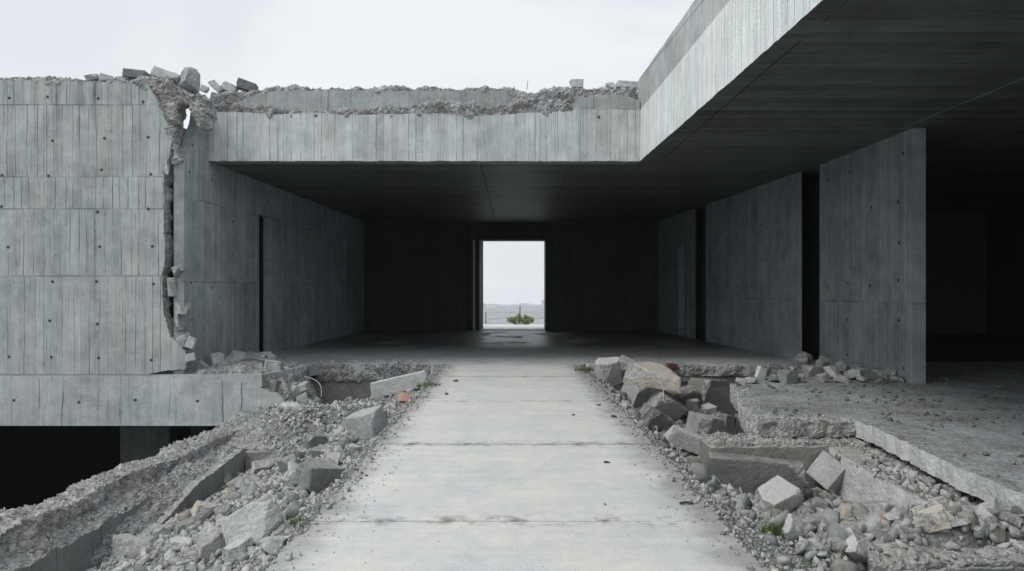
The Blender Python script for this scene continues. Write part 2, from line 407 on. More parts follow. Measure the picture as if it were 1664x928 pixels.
M['soffit'] = board('soffit_boards', 'Y', 'X', .135, .16, (), tie=False, seam=.75, vary=1.5, wet=.35, rgh=.5, ck=(.93, 1.03, 1.0), wk=(.96, 1.03, .97))
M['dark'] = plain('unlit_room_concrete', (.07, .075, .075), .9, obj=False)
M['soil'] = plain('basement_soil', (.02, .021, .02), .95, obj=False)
M['column'] = board('basement_column', 'X', 'Z', .12, .34, (), tie=False, vary=.3)
M['lowwall'] = cast_mat('low_wall_cast', .27, obj=False, rand=False, spread=1.0, tintk=(1.02, 1, .93))
M['lowwally'] = cast_mat('low_wall_cast_pale', .62, obj=False, rand=False, spread=1.1, tintk=(.98, 1, 1))
M['leftface'] = board('left_skin_cast', 'Y', 'Z', .26, .4, (), tie=False, vary=.45, seam=.45)
M['broken'] = broken_mat()
M['brokenL'] = broken_mat('broken_concrete_loose', .40, True)
M['cast'] = cast_mat('cast_face_loose', .40, tintk=(.975, 1, 1))
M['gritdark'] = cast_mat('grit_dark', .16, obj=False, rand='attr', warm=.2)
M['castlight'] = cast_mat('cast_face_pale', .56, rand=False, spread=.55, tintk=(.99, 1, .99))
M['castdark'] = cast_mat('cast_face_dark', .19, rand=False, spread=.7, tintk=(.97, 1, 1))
M['stone'] = cast_mat('loose_stone', .43, tintk=(.97, 1, 1.0), warm=.3)
M['gravel'] = cast_mat('gravel_stone', .40, obj=False, tintk=(.97, 1, 1.0), rand='attr', warm=.25)
M['brick'] = plain('pink_brick', (.50, .31, .25), .9)
M['dust'] = dust_mat('rubble_dust', .22)
M['terrace'] = dust_mat('terrace_dust', .33, (.98, 1, 1))
M['walk'] = walk_mat(); M['floor'] = floor_mat()
M['pave'] = dust_mat('outside_paving', .75, (1, 1, .98), .4)
M['rebar'] = plain('rusty_wire', (.16, .12, .10), .7, .3)
M['wire'] = plain('pale_wire', (.42, .42, .40), .6, .3)
M['steel'] = plain('weathered_steel', (.3, .32, .33), .45, .6)
M['twig'] = plain('dry_twig', (.07, .06, .05), .9)
M['grass'] = plain('grass_blade', (.11, .15, .06), .7, 0, 3, .8)
M['leaf'] = plain('bush_leaf', (.26, .33, .17), .7, 0, 3, .9)
M['land'] = dust_mat('far_land', .38, (.96, 1.0, 1.02), 0)
M['house'] = plain('distant_wall', (.34, .36, .38), .9, 0, .03, .6, obj=False)

# ------------------------------------------------------------------ ground profile of the rubble
def sst(a, b, x):
    t = np.clip((x - a) / (b - a), 0, 1); return t * t * (3 - 2 * t)
def z_left(X, Y):
    X = np.asarray(X, float); Y = np.asarray(Y, float)
    t = np.clip((-X - 1.42) / 2.75, 0, 1.25)
    near = -.07 - 1.17 * t ** .92
    crest = -.09 - .42 * t - .14 * np.exp(-((t - .5) / .25) ** 2)
    crest = crest - .30 * sst(3.75, 4.6, -X) * (1 - sst(11.6, 12.4, Y))
    back = -.12 - .75 * sst(.04, .35, t)
    z = near + (crest - near) * sst(10.55, 12.0, Y + .25 * np.sin(X * 3))
    z = z + (back - z) * sst(12.5, 13.5, Y)
    q = np.stack([X.ravel(), Y.ravel(), X.ravel() * 0], 1)
    nz = fbm(q, .9, 4, 2).reshape(X.shape) * .16 + fbm(q, 4, 3, 3).reshape(X.shape) * .04
    return z + nz * sst(0.05, .4, t)
def z_right(X, Y):
    X = np.asarray(X, float); Y = np.asarray(Y, float)
    t = sst(1.40, 2.55, X)
    dep = .20 + .32 * sst(5.1, 6.3, Y) + .12 * sst(7.8, 9, Y)
    dep = dep - .17 * sst(2.6, 3.4, X) * (1 - sst(5.7, 6.8, Y)) + .55 * sst(2.2, 2.6, X) * (1 - sst(4.75, 5.0, Y))
    z = -.06 - dep * t
    q = np.stack([X.ravel(), Y.ravel(), X.ravel() * 0], 1)
    nz = fbm(q, 1.0, 4, 5).reshape(X.shape) * .14 + fbm(q, 4, 3, 6).reshape(X.shape) * .04
    return z + nz * sst(0.05, .4, t)
def zg(X, Y):
    return float(z_left(np.array([X]), np.array([Y]))[0] if X < 0 else z_right(np.array([X]), np.array([Y]))[0])
def hit(px, py, zf=None):
    """where the sight line through a photo pixel meets the rubble"""
    Y = 2.6
    while Y < 15:
        X = (px - CX) / F * Y; z = EYE - (py - CY) / F * Y
        if z <= (zf if zf is not None else zg(X, Y)): return X, Y, (zf if zf is not None else zg(X, Y))
        Y += .03
    return (px - CX) / F * 14, 14.0, EYE - (py - CY) / F * 14

def grid(name, x0, x1, y0, y1, st, fz):
    nx = int((x1 - x0) / st) + 1; ny = int((y1 - y0) / st) + 1
    X, Y = np.meshgrid(np.linspace(x0, x1, nx), np.linspace(y0, y1, ny)); Z = fz(X, Y)
    V = np.stack([X.ravel(), Y.ravel(), Z.ravel()], 1)
    i = (np.arange(ny - 1)[:, None] * nx + np.arange(nx - 1)[None, :]).ravel()
    T = np.concatenate([np.stack([i, i + 1, i + nx + 1], 1), np.stack([i, i + nx + 1, i + nx], 1)])
    return tri_mesh(name, V, T)

# ================================================================== SETTING
# far terrain: dug-out pit under the building, a shelf behind it, then land falling away to a plain
def build_terrain():
    R = np.concatenate([np.linspace(.5, 60, 60), np.geomspace(63, 3000, 50)]); A = np.linspace(0, 2 * np.pi, 121)[:-1]
    rr, aa = np.meshgrid(R, A, indexing='ij'); X = rr * np.cos(aa); Y = rr * np.sin(aa)
    d = np.hypot(X, Y)
    z = -6.5 + 0 * X
    shelf = sst(27.0, 30.0, Y); z = z + shelf * 6.3
    z = z - 66 * sst(45, 900, d)
    q = np.stack([X.ravel(), Y.ravel(), 0 * X.ravel()], 1)
    z = z + (fbm(q, .004, 4, 8).reshape(X.shape) * 7) * sst(200, 900, d)
    V = np.stack([X.ravel(), Y.ravel(), z.ravel()], 1); na = len(A); nr = len(R); T = []
    for i in range(nr - 1):
        for j in range(na):
            a = i * na + j; b = i * na + (j + 1) % na
            T += [(a, a + na, b + na), (a, b + na, b)]
    c = len(V); V = np.vstack([V, [0, 0, -6.5]])
    T += [(c, j, (j + 1) % na) for j in range(na)]
    return tri_mesh('terrain', V, T)
tag(link('terrain', build_terrain(), M['land'], smooth=True), kind='structure')

# walkway: cast bays with open joints, ragged edges
def build_walkway():
    bm = bmesh.new(); ys = (-6.0,) + JOINTS + (15.02,)
    for k in range(len(ys) - 1):
        a, b = ys[k] + .012, ys[k + 1] - .012
        lft = jag([(-1.42, b), (-1.42, a)], .036, .05, k + 3)
        rgt = jag([(1.51, a), (1.51, b)], .036, .05, k + 40)
        near = jag([(-1.42, a), (1.51, a)], .006, .05, k + 60)[1:-1]
        far = jag([(1.51, b), (-1.42, b)], .006, .05, k + 80)[1:-1]
        ring = lft + near + rgt + far
        z = (.0, .003, -.002, .002, -.003, .001, .0)[k % 7]
        top = [(x, y, z) for x, y in ring]; bot = [(x, y, -.26) for x, y in ring]
        prism(top, bot, bm)
    add_box(bm, -1.38, 1.38, -6, 15.0, -.9, -.262)
    return bm_mesh(bm, 'walkway')
tag(link('walkway', build_walkway(), M['walk']), kind='structure')

# hall floor (one sheet, also under the left block); front edges ragged
floor_pts = [(-22, 13.0), (-4.75, 13.0)]
fe_l = jag([(-4.75, 13.02), (-4.45, 13.9), (-4.2, 15.0), (-1.47, 15.0)], .03, .06, 5)
fe_r = jag([(1.47, 14.92), (3.0, 14.85), (5.9, 14.6)], .035, .06, 9)
ring = floor_pts[:1] + fe_l + [(-1.46, 15.03), (1.46, 15.03)] + fe_r + [(7.0, 14.6), (7.0, 27.6), (-22, 27.6)]
bm = prism([(x, y, .025) for x, y in ring], [(x, y, -.22) for x, y in ring])
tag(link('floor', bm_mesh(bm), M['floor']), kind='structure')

# rubble ground both sides of the walkway
tag(link('ground', grid('rubble_left', -4.55, -1.36, .5, 15.3, .05, z_left), M['dust'], smooth=True), kind='structure')
tag(link('ground', grid('rubble_right', 1.36, 6.2, .5, 15.2, .05, z_right), M['dust'], smooth=True), kind='structure')
bm = box(-9, 9, 27.75, 31.6, -.4, .02)
tag(link('pavement', bm_mesh(bm), M['pave']), kind='structure')

ring = [(-22, 12.9), (-10.3, 12.9), (-5.6, 6.6), (-5.5, -3), (-22, -3)]  # added unseen deck over the left pit, blocks sky light from the void
tag(link('pavement', bm_mesh(prism([(x, y, -.7) for x, y in ring], [(x, y, -.95) for x, y in ring])), M['terrace']), kind='structure')
# ================================================================== LEFT BLOCK
YF = 13.0
lb = thing('concrete_block_building', 'tall grey board-marked concrete block with a cracked, broken corner beside the hall opening', 'building', (-8, YF, 0))
edge_px = [(240, 134.5), (258, 166), (257, 172), (272, 203), (280, 225), (275, 255), (270, 281), (267, 294), (266, 343), (267, 433), (262, 453), (265, 507), (275, 547), (296, 566), (304, 580), (301, 600), (268, 603), (243, 609)]
edge = XZ(edge_px, YF)
top_px = [(-500, 125), (0, 130), (160, 133), (236, 136)]
top = jag(XZ(top_px, YF), .012, .05, 4)
je = jag(edge, .022, .035, 14)
front = [(-22, top[0][1])] + top + je + [(-22, .03)]
front = [(x, max(z, .03)) for x, z in front]
bm = prism([(x, YF, z) for x, z in front], [(x, YF + .22, z) for x, z in front], ms=1)
link('facade_wall', bm_mesh(bm), [M['facade'], M['broken']], lb)
# broken band behind the ragged edge
def band(line_a, line_b, ya, yb, n, amp, seed, ztop=None):
    V = []; m = len(line_a)
    A = np.array([(x, ya, z) for x, z in line_a]); B = np.array([(x, yb, z) for x, z in line_b])
    for k in range(n + 1):
        t = k / n; q = A * (1 - t) + B * t
        if k: q = q + fbm(q, 9, 4, seed)[:, None] * amp * np.array([[1, .8, 1]]) + np.random.default_rng(seed + k).normal(size=q.shape) * amp * .15
        V.append(q)
    V = np.vstack(V); T = []
    for k in range(n):
        for i in range(m - 1):
            a = k * m + i; T += [(a, a + 1, a + m + 1), (a, a + m + 1, a + m)]
    return tri_mesh('band', V, T)
rngb = np.random.default_rng(8)
je2 = [(x + .02 + .10 * abs(float(fbm(np.array([[0, z * 2.2, 1.]]), 1, 3, 7)[0])) + rngb.uniform(0, .02), z) for x, z in je]
link('broken_edge', band(je, je2, YF + .002, YF + .2, 6, .05, 3), M['broken'], lb)
# crumbled top
def crumble_strip(px_top, px_bot, y0, y1, voxel, amp, seed, name, parent, extra=0):
    a = XZ(px_top, y0); b = XZ(px_bot, y0)
    ring = a + b[::-1]
    return link(name, rough(prism([(x, y0, z) for x, z in ring], [(x, y1, z) for x, z in ring]), voxel, amp, 5.5, seed), M['broken'], parent)
crumble_strip([(-160, 124), (0, 126), (60, 124.5), (120, 127), (180, 130), (236, 133)], [(-160, 135), (0, 136), (60, 136), (120, 138), (180, 140), (236, 141)], YF + .015, YF + .6, .03, .045, 2, 'crumbled_top', lb)
# collapsed corner mass over the hole
mass_px = [(222, 132), (244, 127), (262, 128), (283, 137), (300, 146), (322, 150), (335, 158), (336, 182), (329, 198), (325, 204), (318, 190), (304, 170), (288, 172), (284, 196), (282, 214), (286, 238), (296, 262), (288, 272), (276, 262), (277, 232), (267, 208), (256, 178), (254, 160)]
rg = XZ(mass_px, YF + .08)
link('collapsed_corner', rough(prism([(x, YF + .05, z) for x, z in rg], [(x, YF + .55, z) for x, z in rg]), .028, .10, 3.6, 12, gain=.62), M['broken'], lb)
# roof with a broken hole behind the corner, room behind it
bm = bmesh.new(); zr = 5.3
for x0, x1, y0, y1 in ((-22, -7.9, YF + .2, 27), (-7.9, -6.42, 17.2, 27)): add_box(bm, x0, x1, y0, y1, zr, zr + .25)
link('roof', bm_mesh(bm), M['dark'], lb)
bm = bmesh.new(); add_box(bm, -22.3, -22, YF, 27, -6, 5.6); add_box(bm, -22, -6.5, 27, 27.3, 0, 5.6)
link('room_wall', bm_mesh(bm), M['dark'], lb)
# floor slab edge of the block with broken right end, over the open basement
sl = XZ([(-500, 611), (300, 611), (395, 622), (430, 633), (452, 642), (462, 650), (448, 668), (416, 682), (386, 692), (-500, 692)], YF - .03)
sl = [(-22, .018)] + jag([(x, min(z, .018)) for x, z in sl[1:9]], .02, .05, 21, fixed=(0, 7)) + [(-22, sl[-1][1])]
sl = [(x, max(z, -.965)) for x, z in sl]
bm = prism([(x, YF - .03, z) for x, z in sl], [(x, YF + 1.2, z) for x, z in sl], ms=1)
link('floor_slab_edge', bm_mesh(bm), [M['slabface'], M['broken']], lb)
bm = box(-22, -4.9, YF + 1.2, 26, -.95, -.225); link('floor_slab', bm_mesh(bm), M['dark'], lb)
for x0, x1, y in ((-8.3, -7.24, 14.5), (-7.6, -7.2, 16.2)):
    bm = box(x0, x1, y, y + .5, -6.6, -.952); link('basement_column', bm_mesh(bm), M['column'], lb)
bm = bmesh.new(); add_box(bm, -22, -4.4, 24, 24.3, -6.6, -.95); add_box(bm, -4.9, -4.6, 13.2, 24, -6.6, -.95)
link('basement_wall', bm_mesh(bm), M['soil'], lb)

# ================================================================== HALL
H = 4.28; YB = 14.0
hall = thing('concrete_hall', 'long dark concrete hall behind a broken roof beam, with a bright doorway at its end', 'building', (0, 20, 0))
def xl(y): return -6.21 + .0416 * (y - 14)
def xr(y): return 6.5 - .0684 * (y - 15.24)
# left inner wall (with a narrow doorway); its front end is broken
fr = [(13.06, .03), (13.06, 3.98), (13.1, 4.1), (13.3, 4.4), (13.45, 4.72), (13.62, 4.95), (13.7, 5.25), (14.0, 5.3)]
fr = jag(fr, .02, .04, 31, fixed=(0,))
prof = fr + [(14.02, 5.3), (14.02, H - .001), (26.5, H - .001), (26.5, .0), (17.3, .0), (17.3, 3.47), (16.55, 3.47), (16.55, .0)]
bm = prism([(xl(y), y, z) for y, z in prof], [(xl(y) - .2, y, z) for y, z in prof], ms=1)
link('left_wall', bm_mesh(bm), [M['sidewall'], M['endwall']], hall)
# dark room seen through the narrow doorway
bm = bmesh.new(); add_box(bm, -8.2, -8.0, 15.9, 18.2, 0, 4.2); add_box(bm, -8.0, -6.42, 18.0, 18.2, 0, 4.2); add_box(bm, -8.0, -6.45, 15.9, 16.05, 0, 4.2); add_box(bm, -8.0, -6.42, 16.05, 18.0, 3.9, 4.2)
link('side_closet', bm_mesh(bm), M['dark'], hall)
# beam over the opening
bt = jag(XZ([(338, 181), (400, 183), (455, 186), (520, 183), (560, 187), (700, 184), (780, 189), (850, 184), (928, 181), (932, 178), (1040, 178)], YB), .012, .04, 41)
bb = jag([(bt[-1][0], H), (-6.205, H)], .011, .04, 43)
rg = bt + bb
rg = [(min(max(x, -6.205), 2.649), z) for x, z in rg]
bm = prism([(x, YB, z) for x, z in rg], [(x, YB + .3, z) for x, z in rg], ms=1)
link('roof_beam', bm_mesh(bm), [M['beam'], M['broken']], hall)
# parapet upstand behind it, cast face with ragged outline
YP = YB + .3
pf = XZ([(384, 167), (416, 154), (447, 148), (560, 147), (700, 148), (833, 147), (846, 154), (862, 163), (862, 186), (384, 186)], YP)
pf = jag(pf, .014, .04, 51, closed=True)
bm = prism([(x, YP, z) for x, z in pf], [(x, YP + .3, z) for x, z in pf], ms=1)
link('parapet', bm_mesh(bm), [M['parapet'], M['broken']], hall)
pf2 = XZ([(931, 179), (931, 170), (940, 160), (975, 155), (1010, 153), (1030, 160), (1040, 163), (1040, 179)], YB)
pf2 = jag(pf2[:-1], .012, .04, 53) + [pf2[-1]]
pf2 = [(min(x, 2.645), max(z, bt[-1][1] + .003)) for x, z in pf2]
bm = prism([(x, YB + .004, z) for x, z in pf2], [(x, YB + .3, z) for x, z in pf2], ms=1)
link('parapet', bm_mesh(bm), [M['parapet'], M['broken']], hall)
# crumbled crests
def strip(pt, pb, y0, y1, vox, amp, seed, freq=5.0):
    r = XZ(pt, y0) + XZ(pb, y0)[::-1]
    return rough(prism([(x, y0, z) for x, z in r], [(x, y1, z) for x, z in r]), vox, amp, freq, seed)
link('crumbled_crest', strip([(345, 152), (372, 152), (400, 146), (440, 142), (560, 141), (700, 141), (790, 143), (835, 145), (858, 153), (880, 147), (935, 142), (1038, 141)],
                             [(345, 186), (384, 186), (395, 175), (430, 156), (560, 150), (700, 150), (800, 151), (838, 158), (856, 186), (880, 186), (925, 184), (1038, 170)], YP + .04, YP + .55, .03, .075, 61), M['broken'], hall)
link('ledge_debris', strip([(342, 150), (352, 168), (368, 162), (385, 170), (430, 172), (470, 176), (540, 180), (600, 176), (640, 172), (680, 169), (740, 166), (790, 174), (850, 163), (885, 158), (915, 162), (928, 168), (930, 176)],
                           [(342, 188), (352, 188), (368, 188), (385, 189), (430, 189), (470, 190), (540, 189), (600, 190), (640, 190), (680, 190), (740, 192), (790, 192), (850, 189), (885, 187), (915, 186), (928, 184), (930, 184)], YB + .03, YP + .02, .026, .075, 66, 5.5), M['broken'], hall)
# roof slab / ceiling, one L-shaped plate, with a cast joint
def lplate():
    ring = [(-6.2, YB + .3), (2.9, YB + .3), (2.9, YB), (3.275, -1), (17, -1), (17, 27.8), (-6.2, 27.8)]
    return prism([(x, y, H + .012) for x, y in ring], [(x, y, H + .34) for x, y in ring])
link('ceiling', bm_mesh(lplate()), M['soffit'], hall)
def crackline(x, y0, y1, wob, w, seed):
    pts = jag([(y0, x), (y1, x)], wob, .12, seed); a = []; b = []
    for y, xx in pts: a.append((xx - w, y)); b.append((xx + w, y))
    r = a + b[::-1]
    return prism([(p, q, H + .006) for p, q in r], [(p, q, H + .02) for p, q in r])
link('ceiling_joint', bm_mesh(crackline(-.63, 14.35, 26.4, .02, .008, 3)), M['soil'], hall)
link('ceiling_joint', bm_mesh(crackline(3.08, 0, 14.2, .006, .004, 5)), M['soil'], hall)
link('ceiling_joint', bm_mesh(crackline(6.42, -1, 11.1, .003, .008, 6)), M['rightwall'], hall)
link('ceiling_joint', bm_mesh(crackline(1.3, 14.35, 26.4, .01, .004, 7)), M['soil'], hall)
# overhanging roof edge towards the camera
lo = jag([(14.3, H), (-1, H)], .011, .04, 71); hi = [(-1, 5.33), (14.3, 5.33)]
r = lo + hi
sk = lambda y: max(0, 14 - y) * .025
bm = prism([(2.65 + sk(y), y, z) for y, z in r], [(2.9 + sk(y), y, z) for y, z in r])
bm.normal_update()
for f in bm.faces: f.material_index = 1 if abs(f.normal.z) > .8 and f.calc_center_median().z < 4.5 else 0
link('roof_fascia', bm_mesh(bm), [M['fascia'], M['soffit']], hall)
lo = [(14.3, 5.345), (-1, 5.345)]; hi = jag([(-1, 5.98), (10, 5.98), (14.3, 6.0)], .012, .05, 73)
r = lo + hi
bm = prism([(2.662 + sk(y), y, z) for y, z in r], [(2.96 + sk(y), y, z) for y, z in r], ms=1)
link('roof_coping', bm_mesh(bm), [M['coping'], M['broken']], hall)
# right inner wall sections
bm = box(6.58, 6.81, 11.2, 14.54, -.3, H + .01)
for f in bm.faces: f.material_index = 1 if abs(f.calc_center_median().y - 12.87) > 1 else 0
link('right_wall', bm_mesh(bm), [M['rightwall'], M['endwall']], hall)
def wall_r(y0, y1, notch=None):
    pr = [(y0, .0), (y0, H + .01), (y1, H + .01), (y1, .0)]
    if notch: a, b, h = notch; pr += [(b, .0), (b, h), (a, h), (a, .0)]
    bm = prism([(xr(y), y, z) for y, z in pr], [(xr(y) + .24, y + (.68 if y == y0 else 0), z) for y, z in pr], ms=1)
    return link('right_wall', bm_mesh(bm), [M['rightwall'], M['endwall']], hall)
wall_r(15.24, 21.3); wall_r(22.25, 26.5, (23.2, 24.0, 3.2))
bm = bmesh.new(); add_box(bm, 7.15, 7.35, 14.9, 24, 0, H); add_box(bm, 6.45, 6.55, 22.9, 24, 0, H); add_box(bm, 6.16, 17, 24.02, 24.3, -.3, H); add_box(bm, 16.7, 17, -1, 24, -.3, H); add_box(bm, 7.1, 16.7, 14.6, 24, -.3, .09)
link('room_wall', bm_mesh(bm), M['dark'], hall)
# back wall, recessed panel and the bright doorway
xa, xb = (757 - CX) / F * 26.5, (886.6 - CX) / F * 26.5
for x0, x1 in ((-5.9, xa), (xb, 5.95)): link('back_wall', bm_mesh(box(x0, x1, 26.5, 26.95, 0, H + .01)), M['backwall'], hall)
dz = EYE + 80 / F * 26.95; dl, dr = (779 - CX) / F * 26.95, (886 - CX) / F * 26.95
o1 = [(xa - .4, 0), (xa - .4, H), (xb + .4, H), (xb + .4, 0), (dr, 0), (dr, dz), (dl, dz), (dl, 0)]
o2 = [(xa - .4, 0), (xa - .4, H), (xb + .4, H), (xb + .4, 0), (dr, 0), (dr, dz), (dl + .12, dz), (dl + .12, 0)]
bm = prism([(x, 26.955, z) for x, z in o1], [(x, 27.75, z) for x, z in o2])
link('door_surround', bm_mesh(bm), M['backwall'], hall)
bm = box(dl - .24, dl - .18, 26.87, 26.95, .03, dz); link('door_glint_strip', bm_mesh(bm), M['steel'], hall)  # added metal strip standing in for a bright reflected line beside the door
bm = box(dl, dr, 26.96, 27.74, .024, .05); link('door_sill', bm_mesh(bm), M['pave'], hall)

# ---- broken front edges of the hall floor, and the foundation walls below them
fw = thing('foundation_wall', 'broken floor edge with exposed aggregate above a smooth foundation wall, left of the walkway', 'wall', (-2.8, 15, -.9))
bm = bmesh.new()
ring = [(-4.3, 14.97), (-1.47, 14.97), (-1.47, 15.3), (-4.3, 15.3)]
prism([(x, y, .012) for x, y in ring], [(x, y, -.36) for x, y in ring], bm)
link('broken_layer', rough(bm, .03, .075, 4.2, 81), M['broken'], fw)
link('footing', bm_mesh(prism([(x, 15.06, z) for x, z in jag([(-4.6, -.33), (-1.4, -.33)], .02, .06, 82) + [(-1.4, -1.3), (-4.6, -1.3)]], [(x, 15.3, z) for x, z in jag([(-4.6, -.33), (-1.4, -.33)], .02, .06, 82) + [(-1.4, -1.3), (-4.6, -1.3)]])), M['lowwall'], fw)
fw = thing('foundation_wall', 'cracked layered floor edge above a beige foundation wall, right of the walkway', 'wall', (3.4, 14.8, -.9))
bm = bmesh.new(); ring = [(1.5, 14.86), (3.2, 14.8), (5.8, 14.56), (5.8, 15), (1.5, 15.1)]
prism([(x, y, .012) for x, y in ring], [(x, y, -.20) for x, y in ring], bm)
link('broken_layer', rough(bm, .03, .05, 3.6, 84), M['broken'], fw)
bm = bmesh.new(); ring = [(1.6, 14.93), (5.8, 14.66), (5.8, 15), (1.6, 15.1)]
prism([(x, y, -.225) for x, y in ring], [(x, y, -.37) for x, y in ring], bm)
link('lower_layer', rough(bm, .03, .022, 3.0, 85), M['cast'], fw)
bm = prism([(1.4, 15.0, -.385), (5.9, 14.75, -.385), (5.9, 15.2, -.385), (1.4, 15.3, -.385)], [(1.4, 15.0, -1.4), (5.9, 14.75, -1.4), (5.9, 15.2, -1.4), (1.4, 15.3, -1.4)])
link('footing', bm_mesh(bm), M['lowwall'], fw)

# ================================================================== RIGHT TERRACE
ter = thing('terrace_slab', 'dusty dark concrete terrace slab with a jagged pale broken edge under the overhanging roof', 'terrace', (9, 8, 0))
edge_t = [(6.0, 14.6), (5.1, 12.6), (4.2, 11.75), (3.62, 11.15), (3.35, 10.0), (3.12, 9.3), (2.98, 8.28), (4.12, 8.2), (4.10, 7.75), (4.0, 7.0), (3.93, 6.4), (3.90, 5.6), (3.86, 4.6), (3.9, 3.0), (3.9, -2)]
je = jag(edge_t, .042, .045, 91)
ring = je + [(16.7, -2), (16.7, 14.59)]
zt = .10
bm = prism([(x, y, zt) for x, y in ring], [(x + (.02 if i < len(je) else 0), y, zt - .2) for i, (x, y) in enumerate(ring)], ms=1, mb=1)
link('slab', bm_mesh(bm), [M['terrace'], M['lowwally']], ter)
bm = box(2.92, 4.1, 8.05, 8.4, zt - .2, zt - .012)
link('broken_front', rough(bm, .02, .032, 8.0, 92), M['broken'], ter)
bm = bmesh.new(); ring = [(3.62, 11.3), (3.36, 10.0), (3.1, 9.2), (2.95, 8.3), (3.2, 8.2), (3.4, 9.2), (3.65, 10), (3.95, 11.2)]
prism([(x, y, zt - .01) for x, y in ring], [(x, y, -.2) for x, y in ring], bm)
link('broken_front', rough(bm, .024, .032, 7.0, 93), M['broken'], ter)
bm = box(2.32, 4.15, 7.82, 8.3, -.26, -.105)
link('crumbled_layer', rough(bm, .022, .036, 8.0, 94), M['broken'], ter)
tp = jag([(2.28, -.16), (3.72, -.14)], .016, .05, 95) + [(3.72, -1.3), (2.28, -1.3)]
bm = prism([(x, 7.76, z) for x, z in tp], [(x, 8.25, z) for x, z in tp])
link('lower_wall', bm_mesh(bm), M['lowwall'], ter)
tp = jag([(7.757, -.14), (6.9, -.2), (5.9, -.2), (4.6, -.17), (2, -.17)], .016, .05, 96) + [(2, -1.2), (7.757, -1.2)]
bm = prism([(3.62, y, z) for y, z in tp], [(3.85, y, z) for y, z in tp], ms=1)
link('lower_wall', bm_mesh(bm), [M['lowwally'], M['broken']], ter)
bm = prism([(3.66, 2, -.4), (4.2, 2, -.4), (4.2, 2, -.17), (3.95, 2, -.2)], [(3.66, 7.9, -.4), (4.3, 7.9, -.4), (4.3, 7.9, -.16), (3.9, 7.9, -.19)])
link('crumbled_layer', rough(bm, .024, .036, 8.0, 97), M['broken'], ter)
bm = box(3.86, 16.7, -2, 14.5, -1.3, -.26); link('sub_base', bm_mesh(bm), M['dark'], ter)
bm = prism([(3.4, 8.3, -.2), (5.2, 8.3, -.2), (6.1, 14.5, -.2), (5.0, 12.6, -.2), (3.9, 11.2, -.2)], [(3.4, 8.3, -1.2), (5.2, 8.3, -1.2), (6.1, 14.5, -1.2), (5.0, 12.6, -1.2), (3.9, 11.2, -1.2)])
link('sub_base', bm_mesh(bm), M['lowwally'], ter)

# foreground cross wall stub, right
cw = thing('broken_wall_stub', 'low broken wall stub with a rough gravelly top and dark cracked face, nearest the viewer', 'wall', (3.2, 4.9, -.4))
bm = prism([(2.5, 4.72, -.25), (4.3, 4.66, -.18), (4.3, 4.66, -.9), (2.5, 4.72, -.9)], [(2.6, 5.02, -.2), (4.3, 5.02, -.15), (4.3, 5.02, -.9), (2.6, 5.02, -.9)])
link('rough_core', rough(bm, .018, .026, 9, 98), M['broken'], cw)
for k, (x0, x1, y, r0) in enumerate(((2.62, 2.98, 4.655, -.26), (3.02, 3.42, 4.635, -.24), (3.45, 4.0, 4.62, -.22))):
    tp = jag([(x0, r0 - .02), (x1, r0)], .02, .04, 99 + k) + [(x1, -.9), (x0, -.9)]
    link('cast_face', bm_mesh(prism([(x, y, z) for x, z in tp], [(x, y + .03, z) for x, z in tp])), M['castdark'], cw)

# ================================================================== LEFT RETAINING WALLS
rw = thing('retaining_wall', 'long broken retaining wall with crushed aggregate top running along the dark pit', 'wall', (-4.8, 8, -1.5))
def ridge():
    bm = bmesh.new(); ys = np.linspace(3.0, 12.9, 34); rings = []
    for y in ys:
        w = .025 * math.sin(y * 2.1) + .015 * math.sin(y * 5.3)
        zt_ = -.60 - .03 * (y - 6.4) / 5.6 * 7 * (y > 6.4) * .6 + .02 * math.sin(y * 3.1)
        if y > 11.6: zt_ += .05 * (y - 11.6)
        nt = float(sst(8.5, 11, np.array(y)))
        mid = -4.72 + .15 * nt; lowz = -.86 + .0 * nt
        sec = [(-5.28 + w, -2.2), (-5.22 + w, zt_ - .12), (-5.05 + w, zt_), (mid - .03 + w, zt_ - .02), (mid + .01 + w * .6, zt_ - .21), (-4.55, lowz - .05), (-4.5, lowz - .08), (-4.5, -2.2)]
        rings.append([bm.verts.new((x, y, z)) for x, z in sec])
    n = len(rings[0])
    for a, b in zip(rings, rings[1:]):
        for i in range(n): bm.faces.new((a[i], a[(i + 1) % n], b[(i + 1) % n], b[i]))
    bm.faces.new(rings[0]); bm.faces.new(rings[-1][::-1]); return bm
link('crushed_core', rough(ridge(), .021, .045, 7.0, 111, formed=((0, -4.5),)), [M['broken'], M['leftface']], rw)
# inner skin: smooth cast face, broken down towards the viewer
tp = jag([(7.5, -1.6), (7.56, -1.34), (7.72, -1.2), (8.2, -1.16), (8.7, -1.06), (9.05, -.98), (9.5, -.95), (10.1, -.90), (10.75, -.87)], .02, .04, 112) + [(10.75, -2.2), (7.5, -2.2)]
bm = prism([(-4.2, y, z) for y, z in tp], [(-4.32, y, z) for y, z in tp], ms=1)
link('cast_skin', bm_mesh(bm), [M['leftface'], M['broken']], rw)
bm = prism([(-4.28, 7.6, -1.35), (-4.28, 8.2, -1.18), (-4.28, 9.2, -.99), (-4.28, 10.8, -.89), (-4.28, 10.8, -1.8), (-4.28, 7.3, -1.8)], [(-4.62, 7.2, -1.05), (-4.62, 8.2, -.92), (-4.62, 9.2, -.84), (-4.62, 10.8, -.80), (-4.62, 10.8, -1.8), (-4.62, 7.0, -1.8)])
link('crushed_core', rough(bm, .022, .042, 7.0, 113), M['broken'], rw)
xw = thing('cross_wall', 'short smooth concrete cross wall holding back the gravel mound left of the walkway', 'wall', (-3.8, 10.8, -1.2))
tp = jag([(-4.19, -.92), (-3.75, -.90), (-3.4, -.94), (-3.1, -1.1), (-2.9, -1.3)], .02, .04, 114) + [(-2.9, -2), (-4.19, -2)]
